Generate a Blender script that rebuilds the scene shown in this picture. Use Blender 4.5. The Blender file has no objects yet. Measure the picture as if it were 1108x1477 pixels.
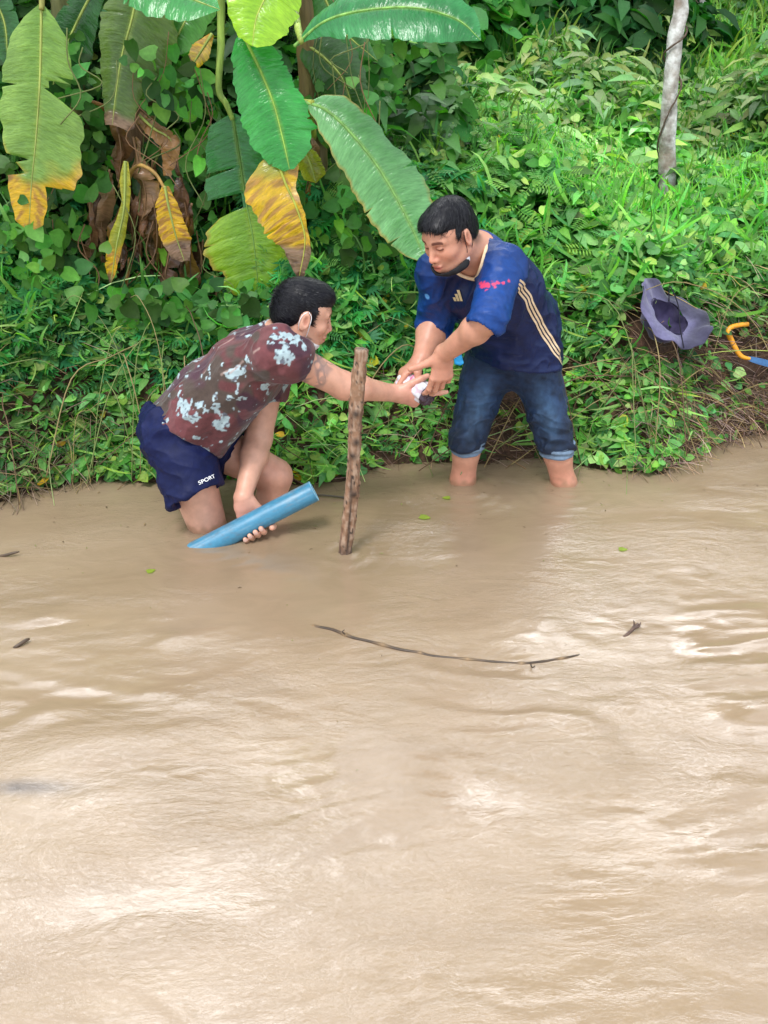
import bpy, math, random
import numpy as np
from mathutils import Vector, Matrix
random.seed(7)
rng = np.random.default_rng(11)
scn = bpy.context.scene
COL = scn.collection
R = math.radians
# ------------------------------------------------------------------ camera
CAMH, PITCH, FPX = 1.5, 27.0, 1500.0
cam = bpy.data.cameras.new("camera"); camo = bpy.data.objects.new("camera", cam); COL.objects.link(camo)
camo.location = (0, 0, CAMH); camo.rotation_euler = (R(90 - PITCH), 0, 0)
cam.sensor_fit = 'VERTICAL'; cam.sensor_height = 36; cam.sensor_width = 27
cam.lens = FPX / 1477 * 36; cam.clip_end = 400; cam.clip_start = 0.02
scn.camera = camo
cP, sP = math.cos(R(PITCH)), math.sin(R(PITCH))
def J(px, py, Y):
    """real-world point at distance Y seen in the photograph at px,py"""
    v = (738 - py) / FPX
    dy, dz = cP + v * sP, -sP + v * cP
    t = Y / dy
    return np.array([(px - 554) / FPX * t, Y, CAMH + dz * t])
def W(px, py, z=0.0):
    """point at height z"""
    v = (738 - py) / FPX
    dy, dz = cP + v * sP, -sP + v * cP
    t = (z - CAMH) / dz
    return np.array([(px - 554) / FPX * t, dy * t, z])
def nrm(v):
    v = np.asarray(v, float); return v / (np.linalg.norm(v) + 1e-12)
# ------------------------------------------------------------------ noise
def _h(ix, iy, iz, s):
    h = (ix.astype(np.int64) * 73856093) ^ (iy.astype(np.int64) * 19349663) ^ (iz.astype(np.int64) * 83492791) ^ (s * 2654435761)
    h = (h ^ (h >> 13)) * 1274126177 & 0xffffffff
    h = (h ^ (h >> 15)) * 2246822519 & 0xffffffff
    return ((h ^ (h >> 16)) & 0xffffff) / float(0xffffff)
def vnoise(p, s=0):
    p = np.asarray(p, float); i = np.floor(p); f = p - i; f = f * f * (3 - 2 * f); i = i.astype(np.int64)
    r = 0
    for dx in (0, 1):
        for dy in (0, 1):
            for dz in (0, 1):
                w = (f[..., 0] if dx else 1 - f[..., 0]) * (f[..., 1] if dy else 1 - f[..., 1]) * (f[..., 2] if dz else 1 - f[..., 2])
                r = r + w * _h(i[..., 0] + dx, i[..., 1] + dy, i[..., 2] + dz, s)
    return r
def fbm(p, s=0, o=3):
    r, a, t = 0, 1.0, 0
    p = np.asarray(p, float)
    for k in range(o):
        r = r + a * vnoise(p, s + k * 17); t += a; a *= .5; p = p * 2.03 + 5.1
    return r / t
def sst(a, b, x):
    t = np.clip((x - a) / (b - a), 0, 1); return t * t * (3 - 2 * t)
# ------------------------------------------------------------------ mesh out
def new_mesh(name, V, F, mat=None, parent=None, col=None, smooth=True, uv=None, mats=None):
    """V (n,3); F (m,k) array or list of polys."""
    me = bpy.data.meshes.new(name)
    V = np.asarray(V, np.float32)
    if isinstance(F, np.ndarray):
        k = F.shape[1]
        me.vertices.add(len(V)); me.vertices.foreach_set('co', V.ravel())
        me.loops.add(F.size); me.loops.foreach_set('vertex_index', F.astype(np.int32).ravel())
        me.polygons.add(len(F)); me.polygons.foreach_set('loop_start', np.arange(0, F.size, k, dtype=np.int32))
        me.update(calc_edges=True)
    else:
        me.from_pydata([tuple(map(float, v)) for v in V], [], [tuple(int(i) for i in f) for f in F])
        me.update()
    if smooth:
        me.polygons.foreach_set('use_smooth', np.ones(len(me.polygons), bool))
    if col is not None:
        ca = me.color_attributes.new('Col', 'FLOAT_COLOR', 'POINT')
        c = np.ones((len(V), 4), np.float32); c[:, :col.shape[1]] = col
        ca.data.foreach_set('color', c.ravel())
    if uv is not None:
        ul = me.uv_layers.new(name='UVMap')
        li = np.empty(len(me.loops), np.int32); me.loops.foreach_get('vertex_index', li)
        ul.data.foreach_set('uv', np.asarray(uv, np.float32)[li].ravel())
    if mat: me.materials.append(mat)
    me.validate()
    o = bpy.data.objects.new(name, me); COL.objects.link(o)
    if parent is not None: o.parent = parent
    return o
def tag(o, label=None, cat=None, group=None, kind=None):
    if label: o['label'] = label
    if cat: o['category'] = cat
    if group: o['group'] = group
    if kind: o['kind'] = kind
    return o
def empty(name, loc=(0, 0, 0), label=None, cat=None, group=None):
    o = bpy.data.objects.new(name, None); COL.objects.link(o); o.location = tuple(float(x) for x in loc)
    o.empty_display_size = .05
    return tag(o, label, cat, group)
def adopt(root, objs):
    """parent objects whose vertices are already in world space"""
    for o in objs:
        o.parent = root; o.matrix_parent_inverse = Matrix.Translation(-Vector(root.location))
# ------------------------------------------------------------------ implicit surfaces
def prim(a, b=None, r=.05, r2=None, d=None, d2=None, side=(1, 0, 0), k=.02, op='u', m=None, g=0):
    """tapered capsule with elliptic section: half width r (along side), half depth d; end values r2,d2"""
    a = np.asarray(a, float); b = a + 1e-6 if b is None else np.asarray(b, float)
    r2 = r if r2 is None else r2; d = r if d is None else d; d2 = (r2 if d == r else d) if d2 is None else d2
    ab = b - a; L = np.linalg.norm(ab)
    t = ab / L if L > 1e-4 else None
    side = nrm(side)
    if t is None:
        t = nrm(np.cross(side, (0, 0, 1))) if m is None else nrm(m[1]); 
    s = nrm(side - t * side.dot(t)); n = np.cross(t, s)
    return dict(a=a, b=b, ab=ab, L2=max(L * L, 1e-12), r=(r, r2), d=(d, d2), t=t, s=s, n=n, k=k, op=op, g=g,
                m=(None if m is None else m[0]), c=(a + b) / 2, R=L / 2 + max(r, r2, d, d2, 0 if m is None else m[0]))
def ell(c, rs, ax=None, k=.02, op='u', g=0):
    """ellipsoid: radii along frame ax = (x,y,z) rows"""
    ax = np.eye(3) if ax is None else np.asarray(ax, float)
    return prim(c, None, r=rs[0], d=rs[1], side=ax[0], k=k, op=op, m=(rs[2], ax[2]), g=g)
def ev(p, P):
    q = P - p['a'].astype(np.float32)
    h = np.clip(q @ (p['ab'] / p['L2']).astype(np.float32), 0, 1)
    q = q - h[:, None] * p['ab'].astype(np.float32)
    w = p['r'][0] + (p['r'][1] - p['r'][0]) * h; d = p['d'][0] + (p['d'][1] - p['d'][0]) * h
    mm = np.minimum(w, d) if p['m'] is None else p['m']
    x = q @ p['s'].astype(np.float32); y = q @ p['n'].astype(np.float32); z = q @ p['t'].astype(np.float32)
    a1, a2, a3 = x / w, y / d, z / mm
    k0 = np.sqrt(a1 * a1 + a2 * a2 + a3 * a3) + 1e-6
    k1 = np.sqrt((a1 / w) ** 2 + (a2 / d) ** 2 + (a3 / mm) ** 2) + 1e-6
    return (k0 * (k0 - 1) / k1).astype(np.float32)
def smin(a, b, k):
    h = np.maximum(k - np.abs(a - b), 0) / k
    return np.minimum(a, b) - h * h * k * .25
def smax(a, b, k): return -smin(-a, -b, k)
BIG = 1.0
def field(prims, P, blk=None, cent=None, brad=0):
    """P (nb,n,3) grouped by block"""
    D = np.full(P.shape[:2], BIG, np.float32)
    for p in prims:
        if p.get('plane') is not None:
            nn, oo = p['plane']
            dd = ((P - oo.astype(np.float32)) @ nn.astype(np.float32))
            D = smax(D, dd, p['k']); continue
        sel = np.where(np.linalg.norm(cent - p['c'], axis=1) < p['R'] * 1.15 + brad + .05 + p['k'])[0]
        if len(sel) == 0: continue
        Q = P[sel].reshape(-1, 3)
        e = ev(p, Q).reshape(len(sel), -1)
        if p.get('disp'): e = e + p['disp'](Q).reshape(e.shape)
        if p['op'] == 'u': D[sel] = smin(D[sel], e, p['k'])
        else: D[sel] = smax(D[sel], -e, p['k'])
    return D
def plane(n, o, k=.004): return dict(plane=(nrm(n), np.asarray(o, float)), k=k)
def sdf_mesh(prims, h=.003):
    B = 8
    U = [p for p in prims if p.get('plane') is None and p['op'] == 'u']
    lo = np.min([p['c'] - p['R'] for p in U], axis=0) - .02; hi = np.max([p['c'] + p['R'] for p in U], axis=0) + .02
    nb = np.ceil((hi - lo) / (h * B)).astype(int)
    g = np.stack(np.meshgrid(*[np.arange(n) for n in nb], indexing='ij'), -1).reshape(-1, 3)
    cent = lo + (g + .5) * B * h
    hd = B * h * .5 * 1.75
    # coarse occupancy
    D0 = field(prims, cent[:, None, :].astype(np.float32), cent=cent, brad=.01)[:, 0]
    near = np.abs(D0) < hd * 1.7 + .008
    G = np.repeat(np.repeat(np.repeat(np.where(D0 < 0, -BIG, BIG).reshape(nb).astype(np.float32), B, 0), B, 1), B, 2)
    act = g[near]; ca = cent[near]
    off = np.stack(np.meshgrid(*[np.arange(B)] * 3, indexing='ij'), -1).reshape(-1, 3)
    CH = 600
    for s in range(0, len(act), CH):
        a = act[s:s + CH]
        idx = a[:, None, :] * B + off[None]
        P = (lo + idx * h).astype(np.float32)
        D = field(prims, P, cent=ca[s:s + CH], brad=hd)
        G[idx[..., 0], idx[..., 1], idx[..., 2]] = D
    return surface_nets(G, lo, h)
def surface_nets(G, lo, h):
    S = G < 0
    c = S[:-1, :-1, :-1]
    anyp = c.copy(); allp = c.copy()
    for dx in (0, 1):
        for dy in (0, 1):
            for dz in (0, 1):
                v = S[dx:S.shape[0] - 1 + dx, dy:S.shape[1] - 1 + dy, dz:S.shape[2] - 1 + dz]
                anyp |= v; allp &= v
    cells = np.argwhere(anyp & ~allp)
    acc = np.zeros((len(cells), 3)); cnt = np.zeros(len(cells))
    cor = [np.array(t) for t in [(0,0,0),(1,0,0),(0,1,0),(1,1,0),(0,0,1),(1,0,1),(0,1,1),(1,1,1)]]
    for i, j in [(0,1),(2,3),(4,5),(6,7),(0,2),(1,3),(4,6),(5,7),(0,4),(1,5),(2,6),(3,7)]:
        pa, pb = cells + cor[i], cells + cor[j]
        va = G[pa[:,0],pa[:,1],pa[:,2]]; vb = G[pb[:,0],pb[:,1],pb[:,2]]
        m = (va < 0) != (vb < 0)
        t = np.where(m, va / np.where(m, va - vb, 1), 0)
        acc[m] += (pa + t[:, None] * (pb - pa))[m]; cnt[m] += 1
    V = lo + acc / cnt[:, None] * h
    ID = np.full(c.shape, -1, np.int32); ID[cells[:,0], cells[:,1], cells[:,2]] = np.arange(len(cells))
    Fs = []
    for ax in range(3):
        A = [slice(1, -1)] * 3; A[ax] = slice(0, -1)
        Bq = list(A); Bq[ax] = slice(1, None)
        s0, s1 = S[tuple(A)], S[tuple(Bq)]
        e = np.argwhere(s0 != s1)
        if len(e) == 0: continue
        o = np.array([1, 1, 1]); o[ax] = 0
        e = e + o
        u, v = [q for q in range(3) if q != ax]
        du = np.zeros(3, int); du[u] = 1; dv = np.zeros(3, int); dv[v] = 1
        q = [e - du - dv, e - dv, e, e - du]
        q = np.stack([ID[x[:,0], x[:,1], x[:,2]] for x in q], 1)
        ins = S[e[:,0], e[:,1], e[:,2]]
        flip = ins if ax != 1 else ~ins
        q[~flip] = q[~flip][:, ::-1]
        Fs.append(q[(q >= 0).all(1)])
    return V, np.concatenate(Fs)
def normals(V, F):
    n = np.cross(V[F[:, 2]] - V[F[:, 0]], V[F[:, 3]] - V[F[:, 1]])
    N = np.zeros_like(V)
    for i in range(4): np.add.at(N, F[:, i], n)
    return N / (np.linalg.norm(N, axis=1, keepdims=True) + 1e-12)
def smooth_verts(V, F, it=2, f=.5):
    for _ in range(it):
        A = np.zeros_like(V); c = np.zeros(len(V))
        for i in range(4):
            np.add.at(A, F[:, i], V[F[:, (i + 1) % 4]] + V[F[:, (i + 3) % 4]]); np.add.at(c, F[:, i], 2)
        V = V + f * (A / c[:, None] - V)
    return V
def tube(pts, rad, n=10, cap=True):
    """tube through pts, radius list"""
    pts = np.asarray(pts, float); rad = np.broadcast_to(np.asarray(rad, float), (len(pts),))
    T = np.gradient(pts, axis=0); T /= np.linalg.norm(T, axis=1, keepdims=True) + 1e-12
    s = nrm(np.cross(T[0], (0, 0, 1) if abs(T[0][2]) < .9 else (0, 1, 0)))
    V = []; 
    for i in range(len(pts)):
        s = nrm(s - T[i] * s.dot(T[i])); m = np.cross(T[i], s)
        for j in range(n):
            a = 2 * math.pi * j / n
            V.append(pts[i] + rad[i] * (math.cos(a) * s + math.sin(a) * m))
    F = [[i * n + j, i * n + (j + 1) % n, (i + 1) * n + (j + 1) % n, (i + 1) * n + j] for i in range(len(pts) - 1) for j in range(n)]
    if cap:
        V += [pts[0], pts[-1]]; a, b = len(V) - 2, len(V) - 1
        F += [[a, (j + 1) % n, j, j] for j in range(n)] + [[b, (len(pts) - 1) * n + j, (len(pts) - 1) * n + (j + 1) % n, (len(pts) - 1) * n + (j + 1) % n] for j in range(n)]
    F = [f if f[2] != f[3] else f[:3] for f in F]
    return np.array(V), F
def spline(P, n=24):
    P = np.asarray(P, float); out = []
    Q = np.vstack([2 * P[0] - P[1], P, 2 * P[-1] - P[-2]])
    m = len(P) - 1
    for u in np.linspace(0, m, n):
        i = min(int(u), m - 1); t = u - i
        p0, p1, p2, p3 = Q[i:i + 4]
        out.append(.5 * ((2 * p1) + (-p0 + p2) * t + (2 * p0 - 5 * p1 + 4 * p2 - p3) * t * t + (-p0 + 3 * p1 - 3 * p2 + p3) * t ** 3))
    return np.array(out)
class MB:
    """collects pieces into one mesh"""
    def __init__(s): s.V = []; s.F = []; s.n = 0; s.C = []
    def add(s, V, F, c=None):
        V = np.asarray(V, float); s.V.append(V)
        s.F += [[i + s.n for i in f] for f in (F.tolist() if isinstance(F, np.ndarray) else F)]
        s.C.append(np.broadcast_to(np.asarray((1, 1, 1) if c is None else c, float), (len(V), 3))); s.n += len(V)
    def build(s, name, mat, parent=None, smooth=True):
        return new_mesh(name, np.vstack(s.V), s.F, mat, parent, col=np.vstack(s.C), smooth=smooth)
# ------------------------------------------------------------------ materials
class NT:
    def __init__(s, name):
        s.m = bpy.data.materials.new(name); s.m.use_nodes = True; s.t = s.m.node_tree
        s.b = s.t.nodes['Principled BSDF']; s.out = s.t.nodes['Material Output']
    def n(s, typ, **kw):
        x = s.t.nodes.new(typ)
        for k, v in kw.items():
            if k in x.inputs: x.inputs[k].default_value = v
            else: setattr(x, k, v)
        return x
    def l(s, a, b): s.t.links.new(a, b)
    def noise(s, scale, detail=4, rough=.55, coord=None, dist=0):
        x = s.n('ShaderNodeTexNoise'); x.inputs['Scale'].default_value = scale; x.inputs['Detail'].default_value = detail
        x.inputs['Roughness'].default_value = rough; x.inputs['Distortion'].default_value = dist
        s.l(coord if coord else s.co(), x.inputs['Vector']); return x.outputs['Fac']
    def co(s, which='Object'):
        if not hasattr(s, '_c'): s._c = s.n('ShaderNodeTexCoord')
        return s._c.outputs[which]
    def ramp(s, fac, stops):
        x = s.n('ShaderNodeValToRGB'); e = x.color_ramp.elements
        while len(e) < len(stops): e.new(.5)
        for q, (p, c) in zip(e, stops): q.position = p; q.color = (*c, 1) if len(c) == 3 else c
        s.l(fac, x.inputs['Fac']); return x.outputs['Color']
    def mix(s, f, a, b, mode='MIX'):
        x = s.n('ShaderNodeMix', data_type='RGBA', blend_type=mode)
        for i, v in ((0, f), (6, a), (7, b)):
            if isinstance(v, (int, float)): x.inputs[i].default_value = v
            elif isinstance(v, tuple): x.inputs[i].default_value = (*v, 1)
            else: s.l(v, x.inputs[i])
        return x.outputs[2]
    def math(s, op, a, b=0.0, c=None):
        x = s.n('ShaderNodeMath', operation=op)
        for i, v in enumerate((a, b) if c is None else (a, b, c)):
            if isinstance(v, (int, float)): x.inputs[i].default_value = v
            else: s.l(v, x.inputs[i])
        return x.outputs[0]
    def maprange(s, v, a, b, c=0., d=1.):
        x = s.n('ShaderNodeMapRange'); s.l(v, x.inputs[0])
        for i, q in enumerate((a, b, c, d)): x.inputs[i + 1].default_value = q
        return x.outputs[0]
    def attr(s, name='Col'):
        x = s.n('ShaderNodeVertexColor'); x.layer_name = name; return x.outputs['Color']
    def bump(s, h, st=.3, dist=.002, nrm=None):
        x = s.n('ShaderNodeBump'); x.inputs['Strength'].default_value = st; x.inputs['Distance'].default_value = dist
        s.l(h, x.inputs['Height'])
        if nrm: s.l(nrm, x.inputs['Normal'])
        s.l(x.outputs[0], s.b.inputs['Normal']); return x.outputs[0]
    def base(s, c, rough=.6, spec=.5):
        if isinstance(c, tuple): s.b.inputs['Base Color'].default_value = (*c, 1)
        else: s.l(c, s.b.inputs['Base Color'])
        s.b.inputs['Roughness'].default_value = rough; s.b.inputs['Specular IOR Level'].default_value = spec
        return s
# ================================================================== PEOPLE
def head_prims(o, fr, sc=1.0):
    """fr rows: person's right(x), forward(y), up(z)"""
    X, Y, Z = [np.asarray(a, float) for a in fr]
    T = lambda x, y, z: o + sc * (x * X + y * Y + z * Z)
    E = lambda c, r, k=.02, op='u': ell(T(*c), [q * sc for q in r], (X, Y, Z), k=k, op=op)
    def C(a, b, r, r2=None, k=.01, op='u'): return prim(T(*a), T(*b), r=r * sc, r2=None if r2 is None else r2 * sc, k=k, op=op)
    P = [E((0, -.014, .036), (.073, .093, .080)), E((0, .024, .004), (.064, .066, .084), .03),
         E((0, .030, -.052), (.053, .054, .054), .03), E((0, .066, -.093), (.022, .017, .017), .022),
         C((-.056, .0, -.055), (-.030, .055, -.088), .016, .014, .02), C((.056, .0, -.055), (.030, .055, -.088), .016, .014, .02)]
    for s in (-1, 1):
        P += [E((s * .040, .058, -.026), (.022, .022, .018), .018),
              C((s * .012, .083, .020), (s * .045, .070, .021), .0085, .007, .012),
              E((s * .031, .098, .002), (.020, .017, .0105), .012, 's'),
              E((s * .031, .0735, .000), (.0150, .0140, .0125), .003),
              C((s * .019, .0865, .0015), (s * .044, .079, .0005), .0016, .0014, .003)]
    P += [C((0, .087, .010), (0, .106, -.034), .0070, .0105, .010), E((.011, .096, -.038), (.0085, .010, .0075), .005), E((-.011, .096, -.038), (.0085, .010, .0075), .005),
          C((0, .084, -.052), (0, .086, -.076), .016, .014, .015),
          E((0, .0945, -.0625), (.022, .0095, .0058), .005), E((0, .0930, -.0735), (.019, .0095, .0068), .005),
          C((-.022, .101, -.0685), (.022, .101, -.0685), .0022, .0022, .003, 's'),
          C((-.006, .107, -.046), (-.006, .103, -.042), .003, .003, .003, 's'), C((.006, .107, -.046), (.006, .103, -.042), .003, .003, .003, 's')]
    for s in (-1, 1):
        ax = (nrm(X + s * .45 * (-Y)) , nrm(Y + .25 * -Z), nrm(Z + .2 * -Y))
        P += [ell(T(s * .078, -.010, -.008), (.0075 * sc, .019 * sc, .032 * sc), (nrm(X * s + Y * -.35), nrm(Y + X * s * .35), Z), k=.005),
              ell(T(s * .086, -.006, -.004), (.006 * sc, .0105 * sc, .019 * sc), (nrm(X * s + Y * -.35), nrm(Y + X * s * .35), Z), k=.003, op='s')]
    return P
def hair_prims(o, fr, sc=1.0, style=0):
    X, Y, Z = [np.asarray(a, float) for a in fr]
    T = lambda x, y, z: o + sc * (x * X + y * Y + z * Z)
    E = lambda c, r, k=.02, op='u', ax=None: ell(T(*c), [q * sc for q in r], (X, Y, Z) if ax is None else ax, k=k, op=op)
    if style == 0:   # short, brushed forward
        P = [E((0, -.014, .038), (.0768, .0970, .0830)), E((0, .042, .078), (.052, .048, .034), .03), E((0, -.05, -.01), (.066, .064, .062), .02)]
        P += [E((0, .098, -.020), (.062, .064, .078), .008, 's'), E((0, .080, -.080), (.090, .090, .060), .01, 's')]
    else:            # fuller, parted fringe
        P = [E((0, -.015, .040), (.0785, .097, .084)), E((0, .046, .074), (.060, .048, .032), .02), E((0, -.05, -.005), (.070, .066, .060), .02)]
        P += [E((-.010, .106, -.004), (.061, .060, .079), .006, 's'), E((.030, .090, .050), (.018, .030, .022), .006, 's'), E((0, .085, -.085), (.090, .092, .062), .01, 's')]
    for s in (-1, 1):
        P += [E((s * .082, -.012, -.014), (.018, .022, .030), .006, 's')]
        P += [prim(T(s * .071, .018, .03), T(s * .068, .020, -.016 if style == 0 else .006), r=.008 * sc, r2=.004 * sc, k=.01)]
    P += [plane(-Z, T(0, 0, -.062), .006), plane(nrm(Y * 1 - Z * .25), T(0, .095, .05), .01)]
    return P
def arm_prims(s, e, w, r=(.052, .044, .040, .029), k=.02, side=None):
    s, e, w = map(np.asarray, (s, e, w)); f = nrm(w - e); m = e + (w - e) * .28
    return [prim(s, e, r=r[0], r2=r[1], k=k), prim(e, m, r=r[1] * .97, r2=r[2] * 1.06, k=k), prim(m, w, r=r[2] * 1.04, r2=r[3], k=k)]
def hand_prims(w, d, n, right, curls, thumb, sc=1.0, spread=.10, seg=None, bend0=0.0):
    """curls: per finger (mcp,pip,dip) degrees; thumb: list of points offsets (d,u,n) metres"""
    d = nrm(d); n = nrm(n - d * np.dot(n, d)); u = np.cross(d, n) * (1 if right else -1)
    w = np.asarray(w, float)
    T = lambda a, b, c: w + sc * (a * d + b * u + c * n)
    P = [prim(T(-.012, 0, 0), T(.025, .002, .002), r=.027 * sc, d=.021 * sc, r2=.033 * sc, d2=.017 * sc, side=u, k=.012),
         prim(T(.022, .0, .002), T(.074, .000, 0), r=.032 * sc, d=.0165 * sc, r2=.037 * sc, d2=.0125 * sc, side=u, k=.012)]
    L = [(.040, .025, .021), (.044, .029, .022), (.041, .027, .022), (.032, .020, .019)]
    rad = [.0090, .0093, .0088, .0078]; off = [.029, .0095, -.010, -.028]; fw = [.080, .085, .080, .070]
    tips = []
    for f in range(4):
        p = T(fw[f] - .004, off[f], 0); a = 0; spr = spread * (1.5 - f)
        for j in range(3):
            a += R(curls[f][j])
            dirv = math.cos(a) * nrm(d + u * math.tan(spr)) + math.sin(a) * n
            q = p + dirv * L[f][j] * sc
            r0 = rad[f] * sc * (1 - .07 * j); r1 = rad[f] * sc * (1 - .07 * (j + 1)) * (.93 if j == 2 else 1)
            P.append(prim(p, q, r=r0, r2=r1, k=.0045 if j else .007)); p = q
        tips.append((p, dirv))
    tp = [T(*t) for t in thumb]; tr = [.0150, .0115, .0100, .0085]
    for j in range(len(tp) - 1): P.append(prim(tp[j], tp[j + 1], r=tr[j] * sc, r2=tr[j + 1] * sc, k=.008 if j == 0 else .004))
    tips.append((tp[-1], nrm(tp[-1] - tp[-2])))
    return P, tips, (d, u, n)
def strands(name, V, N, mat, parent, n, L, flow, w=.0011, jit=.35, lift=.35, seed=3):
    """short hair strands rooted on V; flow(P)->direction"""
    r = np.random.default_rng(seed); i = r.integers(0, len(V), n)
    p = V[i] + r.normal(0, .0008, (n, 3)); nn = N[i]
    fl = flow(p); fl = fl / (np.linalg.norm(fl, axis=1, keepdims=True) + 1e-9)
    fl = fl - nn * (fl * nn).sum(1, keepdims=True)
    d = fl + nn * lift + r.normal(0, jit, (n, 3)); d /= np.linalg.norm(d, axis=1, keepdims=True)
    l = L * r.uniform(.5, 1.2, n)[:, None]
    sd = np.cross(d, nn); sd /= np.linalg.norm(sd, axis=1, keepdims=True) + 1e-9
    d2 = d + fl * .5 - nn * .25; d2 /= np.linalg.norm(d2, axis=1, keepdims=True)
    b = p - nn * .002
    A, B_, C_, D_, E_ = b - sd * w, b + sd * w, b + d * l * .6 + sd * w * .7, b + d * l * .6 - sd * w * .7, b + d * l * .6 + d2 * l * .4
    VV = np.stack([A, B_, C_, D_, E_, E_ + sd * .0002], 1).reshape(-1, 3)
    o = np.arange(n)[:, None] * 6
    F = np.concatenate([o + [0, 1, 2, 3], o + [3, 2, 5, 4]])
    return new_mesh(name, VV, F, M_STRAND, parent, smooth=False)
def add_disp(V, F, fn, it=0):
    N = normals(V, F); return V + N * fn(V)[:, None]
# ---------------- materials for people
def skin_mat():
    t = NT('skin'); c = t.attr(); n = t.noise(38, 5); n2 = t.noise(9, 3)
    c = t.mix(t.math('MULTIPLY', n2, .35), c, (.55, .17, .10), 'MIX')
    c = t.mix(.55, c, t.ramp(n, [(.3, (.80, .74, .72)), (.7, (1.15, 1.10, 1.08))]), 'MULTIPLY')
    t.base(c, .42, .45); t.b.inputs['Subsurface Weight'].default_value = .12
    t.b.inputs['Subsurface Radius'].default_value = (.012, .004, .002); t.b.inputs['Subsurface Scale'].default_value = 1
    t.bump(t.noise(420, 3), .12, .0006); return t.m
def cloth_mat(name, rough=.8, spec=.25, weave=900, st=.25, sheen=.2):
    t = NT(name); c = t.attr(); n = t.noise(60, 5); n2 = t.noise(12, 4, dist=1.5)
    c = t.mix(1, c, t.ramp(n, [(.25, (.72, .72, .74)), (.75, (1.15, 1.15, 1.15))]), 'MULTIPLY')
    t.base(c, rough, spec); t.b.inputs['Sheen Weight'].default_value = sheen; t.b.inputs['Sheen Roughness'].default_value = .5
    a = t.bump(n2, .35, .012)
    t.bump(t.noise(weave, 2), st, .0006, a); return t.m
def simple_mat(name, c, rough=.5, spec=.5, nsc=30, amt=.25, bump=.2, metal=0):
    t = NT(name); n = t.noise(nsc, 5)
    d = tuple(x * (1 - amt) for x in c); l = tuple(min(1, x * (1 + amt)) for x in c)
    t.base(t.ramp(n, [(.3, d), (.7, l)]), rough, spec); t.b.inputs['Metallic'].default_value = metal
    t.bump(t.noise(nsc * 6, 4), bump, .001); return t.m
def attr_mat(name, rough=.6, spec=.3, nsc=40, bump=.3, amt=.5, bd=.002):
    t = NT(name); n = t.noise(nsc, 5)
    t.base(t.mix(amt, t.attr(), t.ramp(n, [(.25, (.45, .45, .45)), (.75, (1.4, 1.4, 1.4))]), 'MULTIPLY'), rough, spec)
    t.bump(t.noise(nsc * 3, 5), bump, bd); return t.m
M_SKIN = skin_mat(); M_CLOTH = cloth_mat('cloth'); M_JERSEY = cloth_mat('jersey', .45, .3, 700, .15, 0)
M_DENIM = cloth_mat('denim', .62, .35, 600, .5, .05); M_SHORTS = cloth_mat('sport_fabric', .6, .2, 900, .15, 0)
M_HAIR = simple_mat('black_hair', (.004, .004, .007), .5, .2, 60, .4, .3)
M_STRAND = simple_mat('hair_strand', (.008, .008, .011), .42, .4, 90, .6, 0)
M_MASKB = simple_mat('black_mask_fabric', (.012, .012, .014), .75, .3)
M_WHITE = simple_mat('white_plastic', (.75, .77, .80), .35, .5, 25, .08)
def skin_color(V, tone, zones=()):
    c = np.tile(np.asarray(tone, float), (len(V), 1))
    for (cc, rr, col, amt) in zones:
        w = np.exp(-(np.linalg.norm((V - cc) / rr, axis=1)) ** 2) * amt
        c = c * (1 - w[:, None]) + np.asarray(col) * w[:, None]
    return c
def crease_shade(c, V, F, k=1.0):  # cavity shade painted into the skin colour: hollows darker and redder, ridges lighter
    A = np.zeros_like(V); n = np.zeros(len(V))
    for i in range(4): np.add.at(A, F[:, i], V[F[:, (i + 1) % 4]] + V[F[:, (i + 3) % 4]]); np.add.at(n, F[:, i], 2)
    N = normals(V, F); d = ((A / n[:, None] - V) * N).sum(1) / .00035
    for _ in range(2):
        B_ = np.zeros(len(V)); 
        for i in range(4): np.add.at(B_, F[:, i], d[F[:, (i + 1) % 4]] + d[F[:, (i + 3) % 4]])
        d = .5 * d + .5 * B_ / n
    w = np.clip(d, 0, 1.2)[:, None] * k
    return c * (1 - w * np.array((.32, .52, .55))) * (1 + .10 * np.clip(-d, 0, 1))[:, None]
def muddy(c, V):
    w = (sst(.035, .0, V[:, 2] + (vnoise(V * 60, 4) - .5) * .03) * .75)[:, None]; return c * (1 - w) + np.array((.24, .165, .095)) * w
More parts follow.
